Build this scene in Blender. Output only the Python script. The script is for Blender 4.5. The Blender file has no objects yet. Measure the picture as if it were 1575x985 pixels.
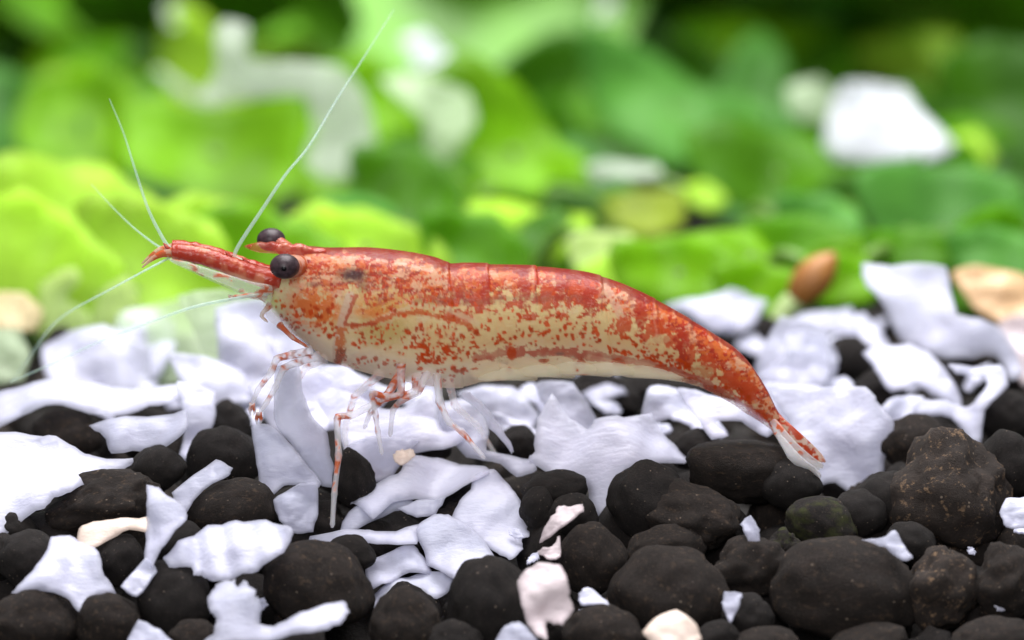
import bpy, bmesh, math, random
import numpy as np
from mathutils import Vector, Matrix, noise as mnoise
from mathutils.geometry import delaunay_2d_cdt

random.seed(7); np.random.seed(7)
S = bpy.context.scene
C = S.collection
R = math.radians
S.unit_settings.system = 'METRIC'
S.unit_settings.scale_length = 0.01          # one unit is one centimetre

# ------------------------------------------------------------------ camera
CAM = Vector((0, -14.0, 3.29)); PITCH = R(10.5); LENS = 135.0
cam = bpy.data.cameras.new('camera'); camo = bpy.data.objects.new('camera', cam); C.objects.link(camo)
camo.location = CAM; camo.rotation_euler = (R(90) - PITCH, 0, 0)
cam.lens = LENS; cam.sensor_width = 36; cam.clip_start = 0.05; cam.clip_end = 200
cam.dof.use_dof = True; cam.dof.focus_distance = 14.12; cam.dof.aperture_fstop = 0.42; cam.dof.aperture_blades = 0
S.camera = camo

# ------------------------------------------------------------------ light
W = bpy.data.worlds.new('World'); S.world = W; W.use_nodes = True
W.node_tree.nodes['Background'].inputs[0].default_value = (0.90, 0.95, 1.0, 1)
W.node_tree.nodes['Background'].inputs[1].default_value = 0.30
def area(name, loc, target, sx, sy, power, col):
    l = bpy.data.lights.new(name, 'AREA'); l.shape = 'RECTANGLE'; l.size = sx; l.size_y = sy; l.energy = power; l.color = col
    o = bpy.data.objects.new(name, l); C.objects.link(o); o.location = loc
    o.rotation_euler = (Vector(target) - Vector(loc)).to_track_quat('-Z', 'Y').to_euler()
    return o
area('aquarium_lamp', (0.5, 3.6, 15), (0, 3.6, 0), 17, 11, 6300, (1.0, 0.99, 1.0))
area('front_lamp', (-3, -17, 9), (0, 0, 0.5), 9, 7, 1700, (1.0, 0.98, 0.98))
S.view_settings.view_transform = 'Standard'; S.view_settings.look = 'None'
S.view_settings.exposure = 0.25; S.view_settings.gamma = 1.0
S.cycles.max_bounces = 8; S.cycles.transparent_max_bounces = 24
S.cycles.use_denoising = True
S.cycles.caustics_reflective = False; S.cycles.caustics_refractive = False

# ------------------------------------------------------------------ geometry of the place
F = LENS / 36 * 1575
cp, sp = math.cos(PITCH), math.sin(PITCH)
def ray(px, py):
    a = (px - 787.5) / F; b = -(py - 492.5) / F
    return Vector((a, cp + b * sp, -sp + b * cp))
def atY(px, py, Y=0.0):
    d = ray(px, py); return CAM + d * ((Y - CAM.y) / d.y)
SLOPE = 0.60                                   # the bed is banked: it climbs towards the shrimp, then runs level
def gz(y): return SLOPE * min(0.0, y)
def atZ(px, py, z=0.0):
    """where the line of sight meets the height z above the bed"""
    d = ray(px, py); p = CAM + d * ((z - CAM.z) / d.z)
    if p.y < 0: p = CAM + d * ((z + SLOPE * CAM.y - CAM.z) / (d.z - SLOPE * d.y))
    return p
def atP(px, py, p, n):
    d = ray(px, py); return CAM + d * ((p - CAM).dot(n) / d.dot(n))
def proj(P):                                  # numpy (n,3) -> side-on design coordinates
    q = P - np.array(CAM)
    fw = q[:, 1] * cp - q[:, 2] * sp; up = q[:, 1] * sp + q[:, 2] * cp
    return 787.5 + F * q[:, 0] / fw, 492.5 - F * up / fw
def scale_at(p):                              # photo pixels per cm
    q = p - CAM; return F / (q.y * cp - q.z * sp)

# ------------------------------------------------------------------ numpy noise
_H = np.random.RandomState(3).rand(256, 256)
def vn(x, y):
    xi = np.floor(x).astype(int); yi = np.floor(y).astype(int); fx = x - xi; fy = y - yi
    fx = fx * fx * (3 - 2 * fx); fy = fy * fy * (3 - 2 * fy)
    g = lambda i, j: _H[(xi + i) % 256, (yi + j) % 256]
    return (g(0, 0) * (1 - fx) + g(1, 0) * fx) * (1 - fy) + (g(0, 1) * (1 - fx) + g(1, 1) * fx) * fy
def fbm(x, y, o=4):
    r = 0; a = .5; t = 0
    for k in range(o):
        r = r + a * vn(x + 17.3 * k, y + 5.1 * k); t += a; x = x * 2.03; y = y * 2.03; a *= .55
    return r / t
def ss(x): x = np.clip(x, 0, 1); return x * x * (3 - 2 * x)
def mix(c, col, m): return c + (np.array(col) - c) * m[:, None]

# ------------------------------------------------------------------ materials
class NT:
    def __init__(s, name):
        s.m = bpy.data.materials.new(name); s.m.use_nodes = True; s.t = s.m.node_tree; s.t.nodes.clear()
        s.out = s.n('ShaderNodeOutputMaterial')
    def n(s, typ, **k):
        x = s.t.nodes.new(typ)
        for a, b in k.items(): setattr(x, a, b)
        return x
    def l(s, a, b): s.t.links.new(a, b)
    def noise(s, vec, scale, detail=4, rough=.55):
        x = s.n('ShaderNodeTexNoise'); x.inputs['Scale'].default_value = scale; x.inputs['Detail'].default_value = detail
        x.inputs['Roughness'].default_value = rough; s.l(vec, x.inputs['Vector']); return x
    def ramp(s, fac, stops):
        x = s.n('ShaderNodeValToRGB'); e = x.color_ramp.elements
        while len(e) < len(stops): e.new(.5)
        for el, (p, c) in zip(e, stops):
            el.position = p; el.color = (*c, 1) if len(c) == 3 else c
        s.l(fac, x.inputs[0]); return x
    def mixc(s, fac, a, b, mode='MIX'):
        x = s.n('ShaderNodeMix', data_type='RGBA', blend_type=mode)
        for v, i in ((fac, 0), (a, 6), (b, 7)):
            if isinstance(v, (int, float)): x.inputs[i].default_value = v
            elif isinstance(v, tuple): x.inputs[i].default_value = (*v, 1)
            else: s.l(v, x.inputs[i])
        return x.outputs[2]
    def bump(s, h, st, dist=.02):
        x = s.n('ShaderNodeBump'); x.inputs['Strength'].default_value = st; x.inputs['Distance'].default_value = dist
        s.l(h, x.inputs['Height']); return x.outputs[0]
    def bsdf(s, **k):
        x = s.n('ShaderNodeBsdfPrincipled')
        for a, b in k.items():
            i = x.inputs[a.replace('_', ' ')]
            if hasattr(b, 'is_output'): s.l(b, i)
            elif isinstance(b, tuple): i.default_value = (*b, 1) if len(b) == 3 and i.type == 'RGBA' else b
            else: i.default_value = b
        return x
    def mixs(s, fac, a, b):
        x = s.n('ShaderNodeMixShader')
        if isinstance(fac, (int, float)): x.inputs[0].default_value = fac
        else: s.l(fac, x.inputs[0])
        s.l(a, x.inputs[1]); s.l(b, x.inputs[2]); return x.outputs[0]
    def done(s, sh): s.l(sh, s.out.inputs[0]); return s.m

def soil_mat(name, crust=0.0, moss=0.0, base=(0.0112, 0.0087, 0.0080)):
    k = NT(name); co = k.n('ShaderNodeTexCoord').outputs['Object']
    inf = k.n('ShaderNodeObjectInfo')
    add = k.n('ShaderNodeVectorMath', operation='ADD'); k.l(co, add.inputs[0])
    cmb = k.n('ShaderNodeCombineXYZ'); mul = k.n('ShaderNodeMath', operation='MULTIPLY'); mul.inputs[1].default_value = 40
    k.l(inf.outputs['Random'], mul.inputs[0]); k.l(mul.outputs[0], cmb.inputs[0]); k.l(cmb.outputs[0], add.inputs[1])
    v = add.outputs[0]
    n1 = k.noise(v, 3.2, 6); n2 = k.noise(v, 22, 5, .65); n3 = k.noise(v, 60, 3, .6)
    c = k.ramp(n1.outputs[0], [(.3, tuple(x * .6 for x in base)), (.55, base), (.75, tuple(x * 1.7 for x in base))]).outputs[0]
    c = k.mixc(k.ramp(n2.outputs[0], [(.55, (0, 0, 0)), (.72, (.55, .55, .55))]).outputs[0], c, (0.055, 0.042, 0.034))
    vo = k.n('ShaderNodeTexVoronoi'); vo.inputs['Scale'].default_value = 6.5; k.l(v, vo.inputs['Vector'])
    sel = k.ramp(vo.outputs['Color'], [(.72, (0, 0, 0)), (.74, (1, 1, 1))]).outputs[0]
    spot = k.ramp(vo.outputs['Distance'], [(.10, (1, 1, 1)), (.17, (0, 0, 0))]).outputs[0]
    c = k.mixc(k.mixc(1.0, sel, spot, 'MULTIPLY'), c, (0.17, 0.13, 0.10))
    if crust:
        nc = k.noise(v, 7, 6, .7)
        c = k.mixc(k.ramp(nc.outputs[0], [(.56, (0, 0, 0)), (.66, (crust,) * 3)]).outputs[0], c, (0.27, 0.17, 0.10))
    if moss:
        nm = k.noise(v, 2.2, 4, .6)
        c = k.mixc(k.ramp(nm.outputs[0], [(.48, (0, 0, 0)), (.66, (moss,) * 3)]).outputs[0], c, (0.07, 0.085, 0.012))
    h = k.mixc(.5, n2.outputs[0], n3.outputs[0])
    b = k.bsdf(Base_Color=c, Roughness=.8, Specular_IOR_Level=.22, Normal=k.bump(h, .55, .05))
    return k.done(b.outputs[0])

def flake_mat(name, col, trans=.35, alpha=1.0, sheen=.38):
    k = NT(name); co = k.n('ShaderNodeTexCoord').outputs['Object']
    n1 = k.noise(co, 3.5, 5, .6); n2 = k.noise(co, 16, 5, .65)
    mp = k.n('ShaderNodeMapping'); mp.inputs['Scale'].default_value = (3, 14, 9); k.l(co, mp.inputs[0])
    n3 = k.noise(mp.outputs[0], 3, 4, .6)
    c = k.mixc(k.ramp(n1.outputs[0], [(.35, (0, 0, 0)), (.75, (.55, .55, .55))]).outputs[0], col, tuple(x * y for x, y in zip(col, (.86, .82, .86))))
    c = k.mixc(k.ramp(n2.outputs[0], [(.60, (0, 0, 0)), (.75, (.3, .3, .3))]).outputs[0], c, tuple(x * y for x, y in zip(col, (.8, .74, .68))))
    nb = k.bump(k.mixc(.35, n3.outputs[0], n2.outputs[0]), .30, .04)
    b = k.bsdf(Base_Color=c, Roughness=sheen, Specular_IOR_Level=.45, Normal=nb)
    t = k.n('ShaderNodeBsdfTranslucent'); k.l(c, t.inputs[0]); k.l(nb, t.inputs[1])
    sh = k.mixs(trans, b.outputs[0], t.outputs[0])
    at = k.n('ShaderNodeAttribute', attribute_name='rim'); tr = k.n('ShaderNodeBsdfTransparent')
    a = k.ramp(at.outputs['Fac'], [(0.0, (alpha * .42,) * 3), (.45, (alpha * .85,) * 3), (1.0, (alpha,) * 3)]).outputs[0]
    return k.done(k.mixs(a, tr.outputs[0], sh))

def leaf_mat(name, col, trans=.55, var=.45):
    k = NT(name); co = k.n('ShaderNodeTexCoord').outputs['Object']
    n1 = k.noise(co, 1.3, 4, .6); n2 = k.noise(co, 7, 3, .6)
    hi = tuple(min(1, a * 1.55 + b) for a, b in zip(col, (.02, .03, .0))); lo = tuple(a * (1 - var) for a in col)
    c = k.ramp(n1.outputs[0], [(.3, lo), (.5, col), (.72, hi)]).outputs[0]
    c = k.mixc(k.ramp(n2.outputs[0], [(.58, (0, 0, 0)), (.8, (.35, .35, .35))]).outputs[0], c, tuple(a * 1.6 + .03 for a in col))
    b = k.bsdf(Base_Color=c, Roughness=.45, Specular_IOR_Level=.25, Normal=k.bump(n2.outputs[0], .3, .04))
    t = k.n('ShaderNodeBsdfTranslucent'); k.l(k.mixc(.5, c, tuple(min(1, a * 1.9 + .01) for a in col)), t.inputs[0])
    at = k.n('ShaderNodeAttribute', attribute_name='rim'); tr = k.n('ShaderNodeBsdfTransparent')
    a = k.ramp(at.outputs['Fac'], [(0.0, (.45,) * 3), (.4, (.92,) * 3), (1.0, (1.0,) * 3)]).outputs[0]
    return k.done(k.mixs(a, tr.outputs[0], k.mixs(trans, b.outputs[0], t.outputs[0])))

def pigment_mat(name, sss=.16, rough=.45, coat=.22, use_alpha=False):
    k = NT(name); a = k.n('ShaderNodeVertexColor', layer_name='pigment')
    co = k.n('ShaderNodeTexCoord').outputs['Object']
    n1 = k.noise(co, 30, 4, .6); n2 = k.noise(co, 9, 3, .5); n3 = k.noise(co, 13, 3, .6)
    nb = k.bump(k.mixc(.5, n1.outputs[0], n2.outputs[0]), .35, .02)
    b = k.bsdf(Base_Color=a.outputs[0], Roughness=rough, Subsurface_Weight=sss, Subsurface_Radius=(1.0, .5, .25), Subsurface_Scale=.10,
               Specular_IOR_Level=.22, Coat_Weight=coat, Coat_Roughness=.10, Normal=nb, Coat_Normal=k.bump(n3.outputs[0], .9, .03))
    if not use_alpha:
        tr = k.n('ShaderNodeBsdfTransparent'); tl = k.n('ShaderNodeBsdfTranslucent'); k.l(a.outputs[0], tl.inputs[0])
        return k.done(k.mixs(a.outputs[1], tr.outputs[0], k.mixs(.42, b.outputs[0], tl.outputs[0])))
    tr = k.n('ShaderNodeBsdfTransparent')
    tl = k.n('ShaderNodeBsdfTranslucent'); k.l(a.outputs[0], tl.inputs[0])
    return k.done(k.mixs(a.outputs[1], tr.outputs[0], k.mixs(.35, b.outputs[0], tl.outputs[0])))

M = {}
M['soil'] = soil_mat('soil_plain'); M['soil_brown'] = soil_mat('soil_brown', .15, 0, (0.0145, 0.0102, 0.0084))
M['soil_crust'] = soil_mat('soil_crusty', .6, 0, (0.026, 0.019, 0.016)); M['soil_moss'] = soil_mat('soil_mossy', .1, .35)
M['bed'] = soil_mat('soil_bed', 0, 0, (0.012, 0.010, 0.009))
M['white'] = flake_mat('hull_white', (0.76, 0.77, 0.90), .40)
M['grey'] = flake_mat('hull_grey_white', (0.69, 0.70, 0.83), .45, .80)
M['thin'] = flake_mat('hull_thin', (0.82, 0.90, 0.78), .5, .80)
M['glow'] = flake_mat('hull_glow', (0.88, 0.90, 0.95), .45, .92)
M['veil'] = flake_mat('hull_veil', (0.76, 0.90, 0.64), .5, .55)
M['pink'] = flake_mat('hull_pinkish', (0.80, 0.70, 0.72), .25)
M['cream'] = flake_mat('hull_cream', (0.90, 0.76, 0.66), .25)
M['tan'] = flake_mat('hull_tan', (0.86, 0.60, 0.34), .35)
M['yellow'] = flake_mat('hull_yellowish', (0.86, 0.74, 0.45), .35)
M['lime'] = leaf_mat('leaf_lime', (0.40, 0.64, 0.05)); M['bright'] = leaf_mat('leaf_bright', (0.20, 0.43, 0.005))
M['mid'] = leaf_mat('leaf_mid', (0.095, 0.28, 0.004)); M['blue'] = leaf_mat('leaf_blue', (0.10, 0.30, 0.045))
M['dark'] = leaf_mat('leaf_dark', (0.045, 0.16, 0.003)); M['pale'] = leaf_mat('leaf_pale', (0.52, 0.68, 0.25), .5, .25)
M['yel'] = leaf_mat('leaf_yellow', (0.30, 0.38, 0.03))
def plain_leaf(name, col):
    k = NT(name); co = k.n('ShaderNodeTexCoord').outputs['Object']; n1 = k.noise(co, 2.0, 4)
    c = k.ramp(n1.outputs[0], [(.35, tuple(v * .6 for v in col)), (.65, tuple(v * 1.3 for v in col))]).outputs[0]
    return k.done(k.bsdf(Base_Color=c, Roughness=.5).outputs[0])
M['stem'] = plain_leaf('leaf_stem', (0.09, 0.18, 0.02)); M['stalk'] = plain_leaf('pale_stalk', (0.42, 0.55, 0.22)); M['wall'] = plain_leaf('tank_back', (0.035, 0.12, 0.004)); M['mass'] = plain_leaf('far_leaves', (0.10, 0.29, 0.004))
M['shell'] = pigment_mat('shrimp_shell'); M['clear'] = pigment_mat('shrimp_clear', .2, .25, .4, True)
k = NT('seed_husk'); co = k.n('ShaderNodeTexCoord').outputs['Object']
M['seed'] = k.done(k.bsdf(Base_Color=k.ramp(k.noise(co, 2.5, 3).outputs[0], [(.35, (.16, .05, .015)), (.6, (.38, .16, .03))]).outputs[0], Roughness=.5).outputs[0])
k = NT('shrimp_eye'); co = k.n('ShaderNodeTexCoord').outputs['Object']
M['eye'] = k.done(k.bsdf(Base_Color=k.ramp(k.noise(co, 60, 2).outputs[0], [(.35, (.022, .013, .016)), (.65, (.05, .030, .036))]).outputs[0],
                         Roughness=.45, Coat_Weight=.08, Coat_Roughness=.2, Specular_IOR_Level=.2).outputs[0])
k = NT('shrimp_pupil'); M['pupil'] = k.done(k.bsdf(Base_Color=(.002, .001, .002), Roughness=.3, Specular_IOR_Level=.2).outputs[0])

# ------------------------------------------------------------------ object helpers
def tag(o, label, cat, group=None, kind=None):
    o['label'] = label; o['category'] = cat
    if group: o['group'] = group
    if kind: o['kind'] = kind
    return o
def empty(name, loc):
    o = bpy.data.objects.new(name, None); C.objects.link(o); o.location = loc; o.empty_display_size = .1; return o
def mesh_obj(name, me, mat, parent=None, origin=None):
    """links me (vertices in world space) with its origin at the parent or at its own middle"""
    if origin is None:
        if parent: origin = parent.matrix_world.translation.copy() if parent.parent else parent.location.copy()
        else:
            v = np.empty(len(me.vertices) * 3, 'f'); me.vertices.foreach_get('co', v); v = v.reshape(-1, 3)
            origin = Vector((v.min(0) + v.max(0)) / 2)
    me.transform(Matrix.Translation(-Vector(origin)))
    me.materials.clear(); me.materials.append(mat)
    o = bpy.data.objects.new(name, me); C.objects.link(o)
    if parent:
        o.parent = parent; o.location = Vector(origin) - worldloc(parent)
    else: o.location = origin
    return o
def worldloc(o):
    v = Vector((0, 0, 0))
    while o: v = v + o.location; o = o.parent
    return v
def pyd(name, V, Fc, smooth=True):
    me = bpy.data.meshes.new(name); me.from_pydata([tuple(v) for v in V], [], Fc)
    if smooth: me.polygons.foreach_set('use_smooth', [True] * len(me.polygons))
    me.update(); return me
def paint(me, rgba):
    at = me.color_attributes.new('pigment', 'FLOAT_COLOR', 'POINT')
    at.data.foreach_set('color', np.asarray(rgba, 'f').ravel())
def verts(me):
    v = np.empty(len(me.vertices) * 3, 'f'); me.vertices.foreach_get('co', v); return v.reshape(-1, 3).astype(float)
def catmull(P, n):
    P = [Vector(p) for p in P]; P = [P[0] * 2 - P[1]] + P + [P[-1] * 2 - P[-2]]; out = []
    for i in range(1, len(P) - 2):
        a, b, c, d = P[i - 1:i + 3]
        for k in range(n):
            t = k / n
            out.append(.5 * ((2 * b) + (c - a) * t + (2 * a - 5 * b + 4 * c - d) * t * t + (3 * b - a - 3 * c + d) * t ** 3))
    out.append(P[-2]); return out
def tube(name, pts, rad, seg=10):
    V = []; Fc = []; n = len(pts); up = Vector((0, 1, 0.01))
    for i, p in enumerate(pts):
        t = (pts[min(i + 1, n - 1)] - pts[max(i - 1, 0)]).normalized()
        a = t.cross(up)
        if a.length < .05: a = t.cross(Vector((1, 0, 0)))
        a.normalize(); b = t.cross(a)
        for j in range(seg):
            w = 2 * math.pi * j / seg; V.append(p + (a * math.cos(w) + b * math.sin(w)) * rad[i])
    for i in range(n - 1):
        for j in range(seg):
            q = i * seg; Fc.append((q + j, q + (j + 1) % seg, q + seg + (j + 1) % seg, q + seg + j))
    V.append(pts[0]); V.append(pts[-1]); e = len(V)
    for j in range(seg):
        Fc.append((e - 2, (j + 1) % seg, j)); Fc.append((e - 1, (n - 1) * seg + j, (n - 1) * seg + (j + 1) % seg))
    return pyd(name, V, Fc)

def smooth_outline(P, n=3, rag=0.0, seed=0, sm=.6):
    rnd = random.Random(seed); N = len(P); out = []
    for i in range(N):
        a, b, c, d = (Vector(P[(i + k) % N]) for k in (-1, 0, 1, 2))
        for k in range(n):
            t = k / n
            q = .5 * ((2 * b) + (c - a) * t + (2 * a - 5 * b + 4 * c - d) * t * t + (3 * b - a - 3 * c + d) * t ** 3)
            lin = b.lerp(c, t)
            q = lin.lerp(q, sm)
            out.append(q + Vector((rnd.gauss(0, rag), rnd.gauss(0, rag))))
    return out

def sheet(name, P2, tofn, bend=None, res=26, thick=.008):
    """closed outline -> evenly tessellated thin sheet of real thickness, thinning to its rim; tofn maps outline coords to world"""
    xs = [p[0] for p in P2]; ys = [p[1] for p in P2]; N = len(P2)
    ext = max(max(xs) - min(xs), max(ys) - min(ys)); h = ext / res; cx = sum(xs) / N; cy = sum(ys) / N
    pts = [Vector((p[0], p[1])) for p in P2]; rnd = random.Random(N); dd = [0.0] * N
    A = np.array(P2 if not hasattr(P2[0], 'x') else [(p.x, p.y) for p in P2], float); Bn = np.roll(A, -1, 0); E = Bn - A; L2 = (E ** 2).sum(1) + 1e-9
    j = 0; yy = min(ys) + h * .5
    while yy < max(ys):
        xx = min(xs) + h * (.5 if j % 2 else 0)
        while xx < max(xs):
            q = np.array((xx + rnd.uniform(-.12, .12) * h, yy + rnd.uniform(-.12, .12) * h)); d = q - A
            tt = np.clip((d * E).sum(1) / L2, 0, 1); dist = np.sqrt((((d - E * tt[:, None])) ** 2).sum(1)).min()
            if dist > h * .45:
                cr = ((A[:, 1] > q[1]) != (Bn[:, 1] > q[1])) & (q[0] < E[:, 0] * (q[1] - A[:, 1]) / (E[:, 1] + 1e-12) + A[:, 0])
                if cr.sum() % 2: pts.append(Vector(q)); dd.append(min(1.0, dist / (.11 * ext)))
            xx += h
        yy += h * .87; j += 1
    r = delaunay_2d_cdt(pts, [(i, (i + 1) % N) for i in range(N)], [], 1, 1e-6)
    v2, fs = r[0], r[2]; used = {}
    for f in fs:
        for i in f: used.setdefault(i, len(used))
    bm = bmesh.new(); lay = bm.verts.layers.float.new('rim'); inv = sorted(used, key=used.get); vs = []
    for i in inv:
        x_, y_ = v2[i]; p = tofn(x_, y_)
        if bend: p = bend(p, (x_ - cx) / ext * 2, (y_ - cy) / ext * 2)
        vs.append(bm.verts.new(p)); vs[-1][lay] = dd[i] if i < len(dd) else 0.0
    for f in fs:
        try: bm.faces.new([vs[used[i]] for i in f])
        except ValueError: pass
    bm.verts.index_update(); bm.normal_update()
    up = [(v, v.normal.copy()) for v in bm.verts]; rim = {v for v in bm.verts if v.is_boundary}
    be = [(e.verts[0], e.verts[1]) for e in bm.edges if e.is_boundary]
    low = {v: bm.verts.new(v.co - n_ * (thick * (.35 if v in rim else 1))) for v, n_ in up}
    for v, w_ in low.items(): w_[lay] = v[lay]
    for f in bm.faces[:]: bm.faces.new([low[v] for v in reversed(f.verts)])
    for a_, b_ in be: bm.faces.new((a_, b_, low[b_], low[a_]))
    bmesh.ops.recalc_face_normals(bm, faces=bm.faces[:])
    me = bpy.data.meshes.new(name); bm.to_mesh(me); bm.free()
    me.polygons.foreach_set('use_smooth', [True] * len(me.polygons)); return me

# ------------------------------------------------------------------ ground and back of the tank
n = 90; V = []; Fc = []
for j in range(n + 1):
    for i in range(n + 1):
        x = -14 + 28 * i / n; y = -6 + 27.5 * j / n
        V.append((x, y, gz(y) - .12 + .06 * mnoise.noise(Vector((x * 1.3, y * 1.3, 0))) + .04 * mnoise.noise(Vector((x * 4, y * 4, 3)))))
for j in range(n):
    for i in range(n): q = j * (n + 1) + i; Fc.append((q, q + 1, q + n + 2, q + n + 1))
g = mesh_obj('ground', pyd('ground', V, Fc), M['bed'], None, Vector((0, 0, 0)))
g['kind'] = 'structure'; g['label'] = 'dark soil bed under the granules'
bm = bmesh.new(); bmesh.ops.create_cube(bm, size=1); me = bpy.data.meshes.new('tank_wall'); bm.to_mesh(me); bm.free()
me.transform(Matrix.Translation((0, 21, 8)) @ Matrix.Diagonal((28, .4, 18, 1)))
wl = mesh_obj('wall', me, M['wall']); wl['kind'] = 'structure'; wl['label'] = 'dark green back wall of the tank behind the plants'

# ------------------------------------------------------------------ soil granules
def granule_mesh(seed, lump, flat=0.0, sub=4):
    bm = bmesh.new(); bmesh.ops.create_icosphere(bm, subdivisions=sub, radius=1)
    o = Vector((seed * 7.7, seed * 3.1, seed * 1.9))
    for v in bm.verts:
        p = v.co.copy(); d = 1 + lump * (.55 * mnoise.noise(p * 1.1 + o) + .28 * mnoise.noise(p * 2.4 + o) + .12 * mnoise.noise(p * 6 + o)) + .012 * mnoise.noise(p * 14 + o)
        if lump > .5: d += .10 * abs(mnoise.noise(p * 3.5 + o)) + .05 * mnoise.noise(p * 11 + o)
        p *= d
        if flat and p.z > 1 - flat: p.z = 1 - flat + (p.z - 1 + flat) * .25
        v.co = p
    me = bpy.data.meshes.new('granule'); bm.to_mesh(me); bm.free()
    me.polygons.foreach_set('use_smooth', [True] * len(me.polygons)); return me
GM = [granule_mesh(i, .28) for i in range(7)]
GL = [granule_mesh(20 + i, .62) for i in range(4)]
GF = [granule_mesh(40 + i, .45, .35) for i in range(2)]
balls = []
def granule(px, py, rx, ry, label, typ='r', mat='soil', dz=0.0, group='dark soil granules of the bed'):
    z = .14 + dz; p = atZ(px, py, z); s = scale_at(p); a, b = rx / s, ry / s
    i = len(balls); me = {'r': GM, 'l': GL, 'f': GF}[typ]; me = me[i % len(me)]
    key = (me.name, mat)
    if not me.materials: me.materials.append(M['soil'])
    o = bpy.data.objects.new('soil_granule', me); C.objects.link(o)
    o.location = p; o.scale = (a, (a + b) / 2 * .85, b); o.rotation_euler = (0, random.uniform(-.25, .25), random.uniform(-.5, .5)) if typ != 'f' else (0, .05, .2)
    o.material_slots[0].link = 'OBJECT'; o.material_slots[0].material = M[mat]
    tag(o, label, 'granule', group); balls.append((p.copy(), (a + b) / 2)); return o

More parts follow.
